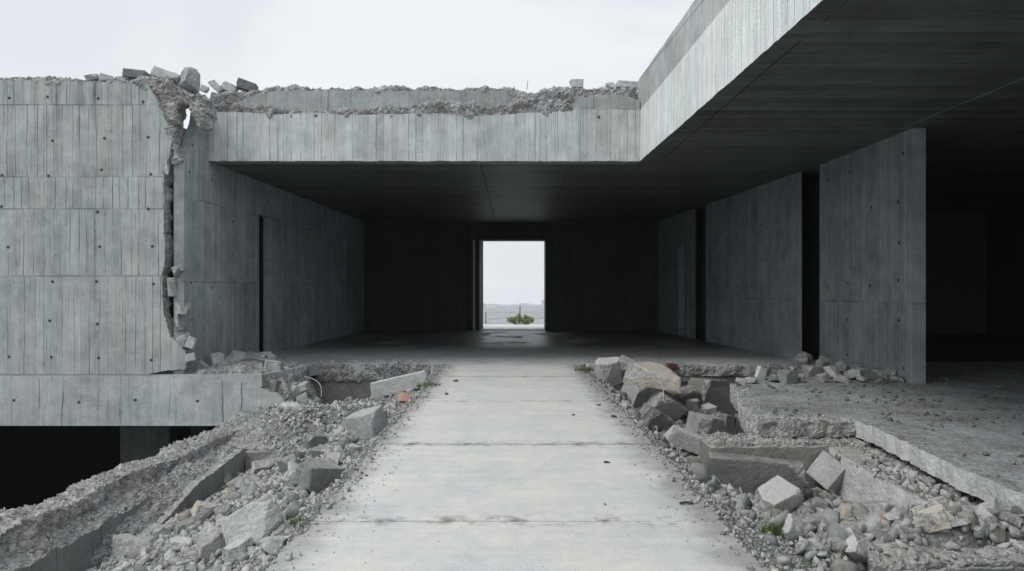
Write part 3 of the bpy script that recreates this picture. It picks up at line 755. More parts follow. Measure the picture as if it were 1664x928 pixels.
bm = prism([(x, 10.76, z) for x, z in tp], [(x, 10.92, z) for x, z in tp], ms=1)
link('cast_face', bm_mesh(bm), [M['lowwall'], M['broken']], xw)
bm = prism([(-4.6, 10.84, -.86), (-3.4, 10.84, -.90), (-3.0, 10.84, -1.1), (-3.0, 10.84, -1.8), (-4.6, 10.84, -1.8)], [(-4.75, 12.6, -.55), (-3.6, 12.4, -.45), (-3.0, 12.2, -.6), (-3.0, 12.2, -1.8), (-4.75, 12.6, -1.8)])
link('crushed_top', rough(bm, .024, .045, 6.5, 115), M['broken'], xw)

# ================================================================== LOOSE PIECES
def chunk_mesh(w, d, h, seed, cuts=5, s=.05, amp=.016, bev=.0, depth=.75):
    """a block of cast concrete with broken-off corners; material 0 cast, 1 broken"""
    r = random.Random(seed); bm = bmesh.new(); bmesh.ops.create_cube(bm, size=1)
    sz = Vector((w, d, h))
    for v in bm.verts: v.co = Vector((v.co.x * w, v.co.y * d, v.co.z * h)) + Vector((r.uniform(-.07, .07) * w, r.uniform(-.07, .07) * d, r.uniform(-.05, .05) * h))
    for k in range(cuts):
        n = Vector((r.choice((-1, 1)) * r.uniform(.3, 1) / w, r.choice((-1, 1)) * r.uniform(.3, 1) / d, r.choice((-1, 1, 1)) * r.uniform(.1, .9) / h)).normalized()
        sup = max(v.co.dot(n) for v in bm.verts)
        g = bm.verts[:] + bm.edges[:] + bm.faces[:]
        res = bmesh.ops.bisect_plane(bm, geom=g, plane_co=n * sup * r.uniform(depth - .1, depth + .12), plane_no=n, clear_outer=True)
        ed = [e for e in res['geom_cut'] if isinstance(e, bmesh.types.BMEdge)]
        if ed:
            fr_ = bmesh.ops.holes_fill(bm, edges=ed, sides=0)
            for f in fr_['faces']: f.material_index = 1
    bmesh.ops.recalc_face_normals(bm, faces=bm.faces[:])
    for _ in range(5):
        bmesh.ops.triangulate(bm, faces=bm.faces[:])
        el = [e for e in bm.edges if e.calc_length() > s]
        if not el or len(bm.verts) > 2500: break
        bmesh.ops.subdivide_edges(bm, edges=el, cuts=1)
    bmesh.ops.triangulate(bm, faces=bm.faces[:]); bm.normal_update()
    V = np.array([v.co[:] for v in bm.verts]); N = np.array([v.normal[:] for v in bm.verts])
    k = np.array([1.0 if any(f.material_index == 1 for f in v.link_faces) else .38 for v in bm.verts])
    sharp = np.array([1.0 if len({f.material_index for f in v.link_faces}) > 1 or any(e.calc_face_angle(0) > .5 for e in v.link_edges) else 0. for v in bm.verts])
    dsp = (fbm(V, 1 / max(.12, min(w, d, h)) * .9, 4, seed % 57, .6) * amp * 2.6 - np.abs(fbm(V, 9, 3, seed % 31)) * amp * .9) * k - sharp * amp * (.4 + .9 * np.abs(fbm(V, 14, 3, seed % 41)))
    V = V + N * dsp[:, None] + np.random.default_rng(seed).normal(size=V.shape) * (amp * .12 * k)[:, None]
    for v, c in zip(bm.verts, V): v.co = c
    me = bpy.data.meshes.new('chunk'); bm.to_mesh(me); bm.free(); me['local'] = 1
    return me
LOOSE = []
def piece(name, label, cat, me, mats, loc, rot, group=None):
    o = bpy.data.objects.new(name, me); COL.objects.link(o)
    if not me.materials:
        for m in mats: me.materials.append(m)
    o.rotation_euler = Euler(rot); o.location = loc
    tag(o, label, cat, group); LOOSE.append(o); return o
def lowest(me, rot):
    R = Euler(rot).to_matrix(); return min((R @ v.co).z for v in me.vertices)
def place(name, label, px, py, wpx, hpx, dr=.8, rot=(0, 0, 0), seed=1, mats=None, cuts=5, depth=.75, sink=.12, zf=None, amp=.018, group=None, cat='rubble', Y=None):
    """stand a chunk whose foot shows at (px,py); sizes come from the distance there"""
    if Y is None: X, Yy, z = hit(px, py, zf)
    else: X, Yy, z = (px - CX) / F * Y, Y, EYE - (py - CY) / F * Y
    w = wpx / F * Yy; h = hpx / F * Yy; d = w * dr
    amp = min(amp, .035 * w)
    me = chunk_mesh(w, d, h, seed, cuts, max(.018, min(.05, w / 12)), amp, depth=depth)
    rot = tuple(math.radians(a) for a in rot)
    lz = lowest(me, rot)
    return piece(name, label, cat, me, mats or [M['cast'], M['brokenL']], (X, Yy + d * .35, z - lz - h * sink), rot, group)
CB = [M['cast'], M['brokenL']]; CL = [M['castlight'], M['brokenL']]; CD = [M['castdark'], M['brokenL']]
C = 'concrete_chunk'
# --- right side
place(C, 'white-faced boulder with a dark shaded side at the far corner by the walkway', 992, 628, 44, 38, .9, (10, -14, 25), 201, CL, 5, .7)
place(C, 'small pale round-edged lump at the far end of the right pit by the grass', 963, 612, 22, 20, .8, (0, 10, 10), 202, CL)
place(C, 'pale flat-sided lump between the small round lump and the white-faced boulder', 975, 617, 26, 24, .8, (8, -10, 50), 203, CL)
place(C, 'tilted pale block leaning on the broken floor edge behind the white-faced boulder', 1020, 612, 30, 26, .8, (10, 25, -20), 204, CB)
place(C, 'broad tan slab lying on top of the block pile below the floor edge', 1066, 634, 92, 24, .8, (10, 9, -12), 205, CB, 6, .76, Y=11.8, amp=.02)
place(C, 'grey rectangular block under the broad tan slab', 1046, 668, 56, 44, .8, (14, 14, 28), 206, CB, 4, .82)
place(C, 'grey slab fragment slanting down to the walkway margin in the middle of the pile', 1084, 690, 52, 46, .5, (30, 28, 20), 207, CB, 4, .8)
place(C, 'long tan fragment sliding down towards the walkway below the slanting slab fragment', 1070, 706, 64, 26, .45, (8, 30, 20), 208, CB, 4, .8)
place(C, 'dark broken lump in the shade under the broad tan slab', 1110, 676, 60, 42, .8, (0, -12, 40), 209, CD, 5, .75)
place(C, 'upright squarish block with a pale left corner below the foundation wall', 1152, 662, 50, 42, .8, (-6, 8, 30), 210, CB, 4, .8)
place(C, 'small upright pointed block between the dark lump and the squarish block', 1122, 680, 26, 32, .8, (10, 8, 10), 211, CB, 5, .72)
place(C, 'flat pale flake lying below the squarish block', 1146, 676, 34, 12, .8, (4, -10, 10), 212, CL, 4, .8)
place(C, 'tan cracked block standing behind the white-topped beam piece', 1150, 726, 50, 48, .8, (6, 12, 25), 213, CB, 4, .82, amp=.016)
place('beam_fragment', 'straight beam fragment with a clean white top slanting into the gravel at the pit edge', 1126, 744, 78, 26, .34, (6, 22, -6), 214, CL, 2, .9, amp=.004)
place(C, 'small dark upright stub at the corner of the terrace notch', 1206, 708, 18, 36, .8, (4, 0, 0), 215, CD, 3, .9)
place(C, 'grey stub leaning beside the dark upright stub', 1184, 708, 24, 32, .8, (0, 14, 20), 216, CB, 3, .85)
place('beam_fragment', 'long dark beam fragment with crumbled top lying in front of the lower terrace wall', 1236, 812, 158, 58, .3, (0, 5, -4), 217, CD, 4, .86, sink=.06, amp=.012)
place(C, 'block with a smooth white top and dark rough sides beside the grass tuft', 1270, 838, 66, 34, .8, (12, -16, 24), 218, CL, 4, .78)
place(C, 'cube of concrete tipped on its edge in front of the terrace wall corner', 1362, 806, 52, 46, .8, (26, 24, 35), 219, CB, 2, .9, amp=.006)
place(C, 'thin pale flake wedged between the long dark beam and the tipped cube', 1308, 792, 34, 8, .9, (6, 6, 20), 220, CL, 3, .85)
place(C, 'thin white flake lying flat in the middle of the coarse rubble', 1416, 854, 36, 6, .6, (0, 6, 20), 221, CL, 4, .8)
place(C, 'pale leaning shard at the left end of the low wall stub', 1400, 930, 56, 40, .4, (-20, 34, 30), 222, CL, 4, .78)
place('brick_fragment', 'small orange brick fragment in the coarse rubble below the terrace', 1442, 856, 20, 14, .8, (8, 8, 30), 223, [M['brick']] * 2, 5, .75, cat='brick')
place('brick_fragment', 'peach-coloured brick fragment at the foot of the block pile beside the walkway', 1036, 660, 26, 15, .8, (8, 16, 20), 224, [plain('peach_brick', (.5, .36, .28), .9)] * 2, 5, .75, cat='brick')
place('brick_fragment', 'dark red brick piece stuck in the cracked floor edge', 1092, 601, 16, 11, .8, (0, 0, 5), 225, [plain('dark_brick', (.12, .06, .05), .9)] * 2, 3, .85, cat='brick', Y=14.72)
big = [(1430, 838, 58, 36), (1500, 822, 54, 40), (1545, 845, 46, 36), (1395, 850, 44, 34), (1460, 860, 50, 36), (1340, 835, 40, 26), (1325, 862, 46, 28), (1575, 820, 40, 34), (1610, 850, 48, 34), (1385, 880, 50, 40), (1520, 870, 60, 30), (1625, 880, 40, 30), (1475, 800, 40, 26), (1365, 905, 46, 34), (1290, 880, 44, 30), (1440, 890, 44, 26), (1560, 880, 50, 26), (1230, 800, 24, 18), (1210, 772, 22, 16), (1320, 905, 40, 26), (1588, 868, 40, 28), (1640, 850, 46, 32), (1540, 820, 34, 26), (1562, 842, 36, 26), (1600, 862, 42, 30), (1650, 872, 44, 30), (1480, 835, 30, 22), (1505, 850, 34, 24), (1412, 822, 28, 20), (1450, 815, 32, 22), (1535, 872, 36, 24), (1350, 875, 36, 24), (1300, 860, 30, 20), (1405, 872, 34, 24), (1470, 880, 30, 20), (1615, 830, 36, 26), (1580, 845, 30, 22)]
for k, (px, py, w, h) in enumerate(big):
    r = random.Random(k + 70); w *= .82; h *= .8 * r.choice((.55, .8, 1, 1))
    place(C, 'coarse grey concrete lump in the rubble between the walkway and the terrace edge', px, py, w, h, .85, (r.uniform(-28, 28), r.uniform(-28, 28), r.uniform(0, 180)), 300 + k, CB, 7, .66, amp=.006, group='coarse lumps in the right rubble', sink=.2)
# --- along the terrace / wall foot
place(C, 'pale squarish block sitting at the far edge of the terrace', 1283, 624, 28, 24, .8, (0, 5, 25), 231, CB, 4, .8, zf=.1)
place(C, 'small tan upright shard near the squarish block on the terrace edge', 1238, 618, 16, 22, .6, (0, 22, 10), 232, CB, 4, .8, zf=.1)
place(C, 'long dark lump at the foot of the lit right wall', 1418, 618, 50, 18, .7, (0, 6, -10), 233, CD, 5, .75, zf=.1)
k = 0
for px, py, w, h in [(1262, 622, 18, 10), (1222, 624, 20, 10), (1205, 628, 16, 12), (1305, 600, 26, 18), (1322, 612, 24, 18), (1340, 604, 22, 20), (1356, 616, 22, 18), (1372, 606, 20, 16), (1388, 618, 22, 14), (1396, 608, 18, 14), (1338, 622, 20, 12), (1300, 622, 18, 10), (1370, 622, 22, 10), (1448, 618, 14, 18), (1460, 622, 18, 8), (1312, 590, 22, 16), (1290, 606, 16, 12), (1345, 590, 16, 12), (1404, 622, 16, 8), (1435, 624, 16, 8)]:
    r = random.Random(k + 170); k += 1
    place(C, 'dusty grey rubble lump heaped against the right wall foot', px, py, w, h, .85, (r.uniform(-20, 20), r.uniform(-20, 20), r.uniform(0, 180)), 340 + k, CB, 6, .7, zf=.1, group='rubble heap at the right wall foot')
# --- left side
place(C, 'big grey block with a pale top sunk in the gravel beside the walkway', 592, 716, 54, 44, .9, (10, -10, -24), 241, CB, 4, .84, amp=.012)
place('beam_fragment', 'slanting kerb piece with a pale top edge between the gravel mound and walkway grass', 650, 650, 96, 25, .16, (4, -14, 0), 242, CL, 2, .93, Y=12.0, amp=.005, sink=0)
place('brick_fragment', 'pinkish brick fragment leaning by the slanting kerb piece', 657, 655, 18, 16, .5, (-30, 10, 20), 243, [M['brick']] * 2, 6, .76, cat='brick')
place('brick_fragment', 'small pink brick lump on the crushed mound above the cross wall', 457, 690, 14, 13, .6, (-20, 10, 10), 244, [M['brick']] * 2, 6, .76, cat='brick', Y=11.6)
place(C, 'large flat slab leaning out of the gravel nearest the viewer, left of the walkway', 408, 894, 92, 62, .28, (-24, -26, 22), 245, CB, 4, .8, amp=.012)
place(C, 'tan and grey block beside the walkway margin below the big grey block', 516, 800, 52, 46, .8, (10, 8, 40), 246, CB, 4, .8)
place(C, 'pale flat slab lying on the crest of the gravel mound', 478, 674, 42, 10, .8, (-14, 10, -14), 247, CL, 5, .8, Y=11.9)
place(C, 'dark squarish stone on the mound slope above the tan and grey block', 508, 730, 30, 24, .8, (8, 8, 30), 248, CD, 5, .75)
place(C, 'flat pale stone lying on the loose gravel in the left foreground', 292, 896, 44, 14, .7, (0, 6, 10), 249, CL, 6, .74)
place(C, 'brownish lump half buried at the broken end of the inner wall skin', 160, 916, 50, 30, .8, (6, 6, 30), 250, CB, 6, .7)
k = 0
for px, py, w, h in [(200, 912, 44, 36), (232, 905, 36, 26), (345, 905, 60, 44), (425, 770, 30, 20), (395, 800, 34, 24), (440, 905, 44, 26), (448, 870, 36, 22), (330, 845, 34, 24), (300, 870, 40, 22), (260, 880, 30, 24), (360, 790, 30, 18), (470, 770, 32, 26), (490, 790, 34, 26), (535, 765, 30, 22), (560, 730, 26, 18), (575, 740, 24, 18), (520, 745, 26, 20), (380, 915, 46, 30)]:
    r = random.Random(k + 270); k += 1
    place(C, 'grey concrete lump in the loose gravel between the retaining wall and the walkway', px, py, w, h, .85, (r.uniform(-20, 20), r.uniform(-20, 20), r.uniform(0, 180)), 380 + k, CB, 7, .66, amp=.006, group='lumps in the left gravel', sink=.22)
# heap on the slab in front of the left inner wall
place(C, 'white upright block on top of the heap by the left wall', 440, 612, 26, 28, .8, (0, 8, 30), 251, CL, 4, .8, Y=13.6)
place(C, 'bluish flat-faced block in the middle of the heap by the left wall', 412, 602, 34, 22, .7, (14, 12, 10), 252, CB, 4, .8, Y=13.9)
heap = []
rr = random.Random(5)
for k in range(110):
    px = rr.triangular(306, 515, 395); crest = np.interp(px, [306, 340, 395, 440, 480, 520], [598, 590, 583, 588, 610, 640]); base = np.interp(px, [306, 400, 440, 480, 520], [618, 626, 640, 652, 658])
    py = crest + 14 + (base - crest) * rr.random(); w = rr.choice((12, 16, 20, 26, 34)); Yk = 14.3 - (py - crest - 14) / max(8, base - crest) * 1.35
    place(C, 'angular grey fragment heaped on the slab end by the left wall', px, min(py - 4, base + 6), w, w * rr.uniform(.5, .9), .8, (rr.uniform(-30, 30), rr.uniform(-30, 30), rr.uniform(0, 180)), 420 + k % 24, CB, 6, .68, Y=max(Yk, 13.2), group='fragments heaped by the left wall')
# supporting core of that heap
hc = thing('rubble_heap', 'sloping grey core of fine debris under the heap by the left wall', 'rubble', (-5.2, 13.6, 0))
bm = prism([(-6.15, 13.12, .0), (-5.9, 13.12, .07), (-5.2, 13.12, .11), (-4.7, 13.12, .0), (-4.3, 13.12, -.36), (-3.95, 13.12, -.9), (-6.15, 13.12, -.9)],
           [(-6.15, 14.5, .05), (-5.9, 14.5, .2), (-5.2, 14.5, .26), (-4.6, 14.5, .08), (-4.2, 14.4, -.3), (-3.8, 14.3, -.9), (-6.15, 14.5, -.9)])
link('fine_debris', rough(bm, .03, .06, 4.5, 116), M['broken'], hc)
# --- on the roofs
def roofp(label, px, py, w, h, rot, seed, mats=None, Y=13.25, dr=.8, cuts=5, depth=.75, name=C, amp=.012, group=None):
    return place(name, label, px, py, w, h, dr, rot, seed, mats or CB, cuts, depth, Y=Y, amp=amp, group=group, sink=.1)
roofp('dark block with a flat tilted top on the roof edge left of the boulder', 217, 128, 32, 14, (0, 6, 6), 262, CD, cuts=2, depth=.9)
roofp('long pale slab slanting down to the boulder on the roof edge', 266, 134, 44, 16, (0, 17, 8), 263, CB, cuts=4, depth=.78)
roofp('low grey stone on the roof edge left of the dark block', 196, 132, 22, 9, (0, 0, 20), 264, CB)
roofp('small pale pointed stone on the roof edge near the low grey stone', 169, 131, 22, 10, (0, 4, 40), 265, CL)
roofp('small grey wedge at the left end of the roof edge stones', 148, 131, 20, 9, (0, -14, 10), 266, CB)
roofp('grey half-round stone tilted on the roof between boulder and parapet', 399, 149, 28, 15, (0, 20, 10), 267, CD, Y=14.5, cuts=4)
roofp('pale triangular stone standing beside the tilted half-round stone', 369, 150, 26, 14, (0, 14, 20), 268, CL, Y=14.5)
roofp('low pale triangular stone beside the boulder', 350, 150, 22, 11, (0, 45, 10), 269, CB, Y=14.4)
roofp('small pale stone close against the foot of the boulder', 331, 150, 12, 10, (0, 20, 10), 270, CL, Y=14.3)
roofp('pale cube standing alone on the parapet crest', 938, 141, 20, 13, (0, -4, 10), 271, CL, Y=14.6, cuts=2, depth=.9)
roofp('small rounded pale stone on the parapet crest near the overhanging roof', 991, 142, 14, 9, (0, 0, 10), 272, CL, Y=14.6, cuts=6)
roofp('long low pale block on the parapet crest beside the overhanging roof', 1020, 143, 36, 11, (0, 4, 4), 273, CL, Y=14.6, cuts=3, depth=.85)
# --- pieces wedged in the cracked corner
for k, (px, py, w, h, mt, lb_) in enumerate((
        (286, 452, 22, 22, CD, 'dark block wedged across the crack of the left block at mid height'),
        (284, 482, 20, 26, CB, 'grey fragment wedged below the dark block in the crack'),
        (288, 512, 22, 24, CB, 'squarish fragment in the middle of the debris filling the crack'),
        (290, 540, 20, 24, CD, 'dark fragment near the bottom of the debris filling the crack'),
        (293, 566, 22, 24, CB, 'lowest fragment of the debris filling the crack'))):
    place(C, lb_, px + (3, -4, 4, -2, 2)[k], py, w * (1.0, .75, 1.1, .8, .95)[k], h * (.8, 1.15, .8, 1.2, .75)[k], .8, (18 - 9 * k, -24 + 13 * k, 20 + 37 * k), 480 + k, mt, 8, .66, Y=13.0, sink=0, amp=.03)
place(C, 'white shard standing out of the crack just above the slab', 309, 568, 15, 18, .4, (0, 24, 10), 466, CL, 5, .7, Y=12.92, sink=0)
place(C, 'white shard lying at the foot of the cracked corner', 308, 588, 15, 12, .5, (0, -10, 20), 467, CL, 5, .7, Y=12.88, sink=0)
place(C, 'white chip clinging to the crack below the hole', 268, 284, 11, 16, .5, (0, 10, 20), 468, CL, 5, .7, Y=12.98, sink=0)

# ------------------------------------------------------------------ stones and gravel
def hull_protos(npts, n, seed):
    out = []; r = np.random.default_rng(seed)
    while len(out) < n:
        q = r.normal(size=(npts, 3)); q /= np.linalg.norm(q, axis=1)[:, None]
        q *= np.array([1.15, r.uniform(.6, 1.0), r.uniform(.4, .85)]) * r.uniform(.85, 1.1, (npts, 1))
        bm = bmesh.new()
        for c in q: bm.verts.new(c)
        h = bmesh.ops.convex_hull(bm, input=bm.verts[:])
        loose = [v for v in bm.verts if not v.link_faces]; bmesh.ops.delete(bm, geom=loose, context='VERTS')
        bmesh.ops.triangulate(bm, faces=bm.faces[:]); bmesh.ops.recalc_face_normals(bm, faces=bm.faces[:]); bm.verts.index_update()
        V = np.array([v.co[:] for v in bm.verts]); T = np.array([[v.index for v in f.verts] for f in bm.faces]); bm.free()
        out.append((V - V.mean(0), T))
    return out
def stone_protos(sub, n, seed, flat=.75):
    out = []; r = np.random.default_rng(seed)
    for k in range(n):
        bm = bmesh.new(); bmesh.ops.create_icosphere(bm, subdivisions=sub, radius=1)
        V = np.array([v.co[:] for v in bm.verts]); T = np.array([[v.index for v in f.verts] for f in bm.faces]); bm.free()
        V = V * r.uniform(.75, 1.2, 3) * np.array([1, 1, flat])
        for _ in range(r.integers(6, 10)):
            nn = r.normal(size=3); nn /= np.linalg.norm(nn); d = r.uniform(.26, .66)
            q = V @ nn - d; V = V - np.clip(q, 0, None)[:, None] * nn[None]
        if sub >= 3: V = V + (V / np.linalg.norm(V, axis=1)[:, None]) * (fbm(V, 2.5, 3, k + 1) * .07)[:, None]
        out.append((V, T))
    return out
def rots(n, r):
    q = r.normal(size=(n, 4)); q /= np.linalg.norm(q, axis=1)[:, None]; w, x, y, z = q.T
    return np.stack([np.stack([1 - 2 * (y * y + z * z), 2 * (x * y - z * w), 2 * (x * z + y * w)], 1),
                     np.stack([2 * (x * y + z * w), 1 - 2 * (x * x + z * z), 2 * (y * z - x * w)], 1),
                     np.stack([2 * (x * z - y * w), 2 * (y * z + x * w), 1 - 2 * (x * x + y * y)], 1)], 1)
def scatter_mesh(name, pos, size, protos, seed, flatrot=False):
    r = np.random.default_rng(seed); n = len(pos); R = rots(n, r); which = r.integers(0, len(protos), n)
    Vs, Ts, tones = [], [], []; off = 0
    for k, (V, T) in enumerate(protos):
        idx = np.where(which == k)[0]
        if not len(idx): continue
        W = np.einsum('nij,vj->nvi', R[idx], V) * size[idx][:, None, None] + pos[idx][:, None, :]
        m = len(V); Vs.append(W.reshape(-1, 3)); Ts.append((T[None] + (np.arange(len(idx)) * m)[:, None, None] + off).reshape(-1, 3)); off += m * len(idx)
        tones.append(np.repeat(r.random(len(idx)), m))
    me = tri_mesh(name, np.vstack(Vs), np.vstack(Ts))
    a = me.attributes.new('tone', 'FLOAT', 'POINT'); a.data.foreach_set('value', np.concatenate(tones).astype(np.float32))
    return me
def cloud(n, side, r, y0=3.2, y1=13.9, near=1.3):
    """points on the rubble, more of them close to the camera"""
    Y = y0 + (y1 - y0) * r.random(n) ** near
    if side < 0:
        X = -(1.40 + 3.0 * r.random(n))
        keep = (X > -4.55)
        keep &= ~((Y > 10.6) & (Y < 12.2) & (X < -3.0) & (z_left(X, Y) < -.95))
    else:
        X = 1.40 + 3.6 * r.random(n)
        lim = np.interp(Y, [3, 7.7, 7.8, 8.0, 8.3, 9.5, 11.2, 12, 14.5], [3.68, 3.68, 3.0, 2.95, 2.95, 3.15, 3.6, 4.3, 5.6])
        keep = X < lim
        keep &= ~((Y > 7.7) & (Y < 8.3) & (X > 2.25))
        keep &= ~((Y < 5.0) & (X > 2.45))
    X, Y = X[keep], Y[keep]
    Z = z_left(X, Y) if side < 0 else z_right(X, Y)
    return np.stack([X, Y, Z], 1)
def dens(p, side):
    """0 beside the walkway (fine dust) .. 1 further out"""
    return sst(1.5, 2.1, np.abs(p[:, 0]))
P1 = hull_protos(7, 16, 1); P2 = hull_protos(10, 22, 2); P3 = hull_protos(13, 20, 3)
for side, nm in ((-1, 'left'), (1, 'right')):
    r = np.random.default_rng(50 + side)
    p = cloud(17000, side, r); s_ = r.uniform(.010, .026, len(p)); p[:, 2] += s_ * .25
    link_o = link('gravel', scatter_mesh('fine_gravel', p, s_, P1, 1 + side), M['gravel']); tag(link_o, 'fine grey gravel covering the rubble slope ' + ('between retaining wall and walkway' if side < 0 else 'between walkway and terrace'), 'gravel', kind='stuff')
    p = cloud(7000, side, r, near=1.15); k = r.random(len(p)) < .25 + .75 * dens(p, side); p = p[k]
    s_ = .026 + (.045 if side < 0 else .06) * r.random(len(p)) ** 1.5; s_ *= .6 + .4 * dens(p, side); p[:, 2] += s_ * .25
    link_o = link('gravel', scatter_mesh('coarse_gravel', p, s_, P2, 5 + side), M['gravel']); tag(link_o, 'coarse broken stones strewn over the rubble slope ' + ('between retaining wall and walkway' if side < 0 else 'between walkway and terrace'), 'gravel', kind='stuff')
# the larger stones, each an object of its own
bv, bt_ = stone_protos(4, 3, 77, .85)[1]; bv = bv / np.abs(bv).max(0) * np.array([.26, .24, .27]); bv = bv + fbm(bv, 11, 4, 3)[:, None] * bv / np.linalg.norm(bv, axis=1)[:, None] * .035
bme = tri_mesh('boulder', bv, bt_); bme['local'] = 1
q = P(305, 132, 13.3); piece('boulder', 'large rough boulder perched on the broken corner of the left block', 'boulder', bme, [M['brokenL']], (q.x, q.y, q.z), (0, .3, .6))
SM = []
for V, T in P3:
    me = tri_mesh('stone', V, T); me.materials.append(M['stone']); me['local'] = 1; SM.append(me)
first = {}
for side, cnt, lab, grp in ((-1, 150, 'grey angular stone lying loose on the gravel slope left of the walkway', 'loose stones on the left gravel slope'),
                            (1, 135, 'grey angular stone lying loose in the rubble right of the walkway', 'loose stones in the right rubble')):
    r = np.random.default_rng(70 + side); p = cloud(1200, side, r, y0=4.0, near=1.2); p = p[r.random(len(p)) < dens(p, side) ** 1.2][:cnt]
    for q in p:
        me = SM[r.integers(len(SM))]; s_ = .06 + .085 * r.random() ** 1.5
        if side > 0: s_ *= 1.1
        if me.name in first: o = first[me.name].copy(); COL.objects.link(o)
        else: o = bpy.data.objects.new('loose_stone', me); COL.objects.link(o); first[me.name] = o
        o.location = (q[0], q[1], q[2] + s_ * .3); o.scale = (s_,) * 3
        o.rotation_euler = tuple(r.uniform(0, 6.28, 3))
        tag(o, lab, 'stone', grp)
# grit on the terrace, hall floor front and crumbs along the broken walls
def grit(name, lab, pts, smin, smax, seed, protos=P1, pw=2.0, mat=None):
    r = np.random.default_rng(seed); s_ = smin + (smax - smin) * r.random(len(pts)) ** pw
    pts = pts.copy(); pts[:, 2] += s_ * .3
    return tag(link(name, scatter_mesh(name, pts, s_, protos, seed), mat or M['gravel']), lab, 'gravel', kind='stuff')
r = np.random.default_rng(9)
n = 9000; X = 2.9 + 8 * r.random(n) ** 1.4; Y = 3.5 + 10.5 * r.random(n); nz = fbm(np.stack([X, Y, 0 * X], 1), .9, 4, 3)
inb = X > np.interp(Y, [3, 6.4, 7.0, 7.75, 8.2, 8.25, 9.3, 10, 11.15, 11.75, 12.6, 14.5], [3.95, 3.98, 4.06, 4.16, 4.2, 3.0, 3.2, 3.42, 3.7, 4.3, 5.2, 6.0])
k = inb & (nz + r.random(n) * .5 > .22) & ~((X > 6.5) & (X < 6.9) & (Y > 11.1))
grit('grit', 'scattered grit and crumbs on the dusty terrace slab', np.stack([X, Y, 0 * X + .1], 1)[k], .005, .05, 21, pw=4.5, mat=M['gritdark'])
n = 420; Y = 4.6 + 3.3 * r.random(n); X = 3.62 + .42 * r.random(n)
grit('gravel', 'broken stones lying on the ledge under the terrace slab edge', np.stack([X, Y, 0 * X - .2], 1), .015, .075, 24, P2, 1.8)
n = 1500; X = -4.6 + 10.4 * r.random(n); Y = 15.05 + 3.0 * r.random(n) ** 2.5
grit('grit', 'sparse grit on the hall floor along its broken edge', np.stack([X, Y, 0 * X + .025], 1)[np.abs(X) > 1.2], .006, .03, 22, pw=3)
n = 9000; sd = np.where(r.random(n) < .5, -1, 1); X = sd * (1.5 - .40 * r.random(n) ** 3) + .045; Y = 3.3 + 11.5 * r.random(n) ** 1.2
grit('grit', 'fine grit spilled over both margins of the walkway', np.stack([X, Y, 0 * X + .001], 1), .002, .012, 23, pw=3.5)

cp = np.vstack(CRUMB); grit('crumbs', 'small crumbs of concrete lying along all the broken edges', cp, .006, .032, 25, P1, 2.6)
n = 620; X = 2.5 + 1.2 * r.random(n); Y = 4.9 + .8 * r.random(n)
grit('gravel', 'broken stones piled behind the low wall stub', np.stack([X, Y, z_right(X, Y) + .01], 1), .018, .085, 27, P2, 1.6)
n = 1300; sd = np.where(r.random(n) < .5, -1, 1); X = sd * (1.52 - .2 * r.random(n) ** 2) + .045; Y = 3.3 + 11.5 * r.random(n) ** 1.2
grit('gravel', 'loose stones along both ragged edges of the walkway', np.stack([X, Y, 0 * X], 1), .008, .036, 26, P1, 2)
# --- small things on the walkway
def pebble(px, py, s_, lab, k, mat):
    Y = EYE * F / (py - CY); me = SM[k].copy(); me.materials.clear(); me.materials.append(mat); me['local'] = 1
    o = bpy.data.objects.new('pebble', me); COL.objects.link(o); o.location = ((px - CX) / F * Y, Y, s_ * .25); s_ *= .75; o.scale = (s_ * 1.4, s_, s_ * .6); o.rotation_euler = (0, 0, k)
    return tag(o, lab, 'pebble')
pebble(740, 620, .07, 'dark pebble at the far left of the walkway near the grass', 1, M['twig'])
pebble(725, 641, .05, 'dark grey pebble on the walkway in front of the farthest pebble', 2, M['castdark'])
pebble(972, 659, .045, 'round dark pebble on the far right side of the walkway', 3, M['twig'])
pebble(932, 675, .035, 'tiny dark pebble near the middle of the walkway right half', 4, M['twig'])
pebble(998, 678, .06, 'flat dark leaf-like fleck near the right edge of the walkway', 5, M['twig'])
pebble(985, 752, .035, 'thin dark fleck on the walkway bay with the twig', 6, M['twig'])
pebble(596, 773, .02, 'small black fleck on the left side of the walkway', 7, M['twig'])
pebble(983, 820, .018, 'small black fleck near the middle of the walkway', 8, M['twig'])
def tube(pts, rad, name, mat, parent=None, res=6):
    cu = bpy.data.curves.new(name, 'CURVE'); cu.dimensions = '3D'; cu.bevel_depth = rad; cu.bevel_resolution = 2; cu.use_fill_caps = True
    sp = cu.splines.new('POLY'); sp.points.add(len(pts) - 1)
    for q, p_ in zip(sp.points, pts): q.co = (*p_, 1)
    o = bpy.data.objects.new(name, cu); COL.objects.link(o); dg = bpy.context.evaluated_depsgraph_get()
    me = bpy.data.meshes.new_from_object(o.evaluated_get(dg)); bpy.data.objects.remove(o); bpy.data.curves.remove(cu)
    return link(name, me, mat, parent)
Y = EYE * F / (820 - CY); x0 = (1105 - CX) / F * Y; x1 = (1126 - CX) / F * Y
o = tube([(x0, Y, .012), ((x0 + x1) / 2, Y + .015, .014), (x1, Y - .01, .016)], .010, 'twig', M['twig']); tag(o, 'short dark twig lying near the right side of the walkway', 'twig'); origin_to(o, (x0, Y, 0))
def arc(a, b, sag, n=9, side=(0, 0, 1)):
    a, b, s_ = Vector(a), Vector(b), Vector(side); return [tuple(a.lerp(b, i / (n - 1)) + s_ * (sag * math.sin(math.pi * i / (n - 1)))) for i in range(n)]
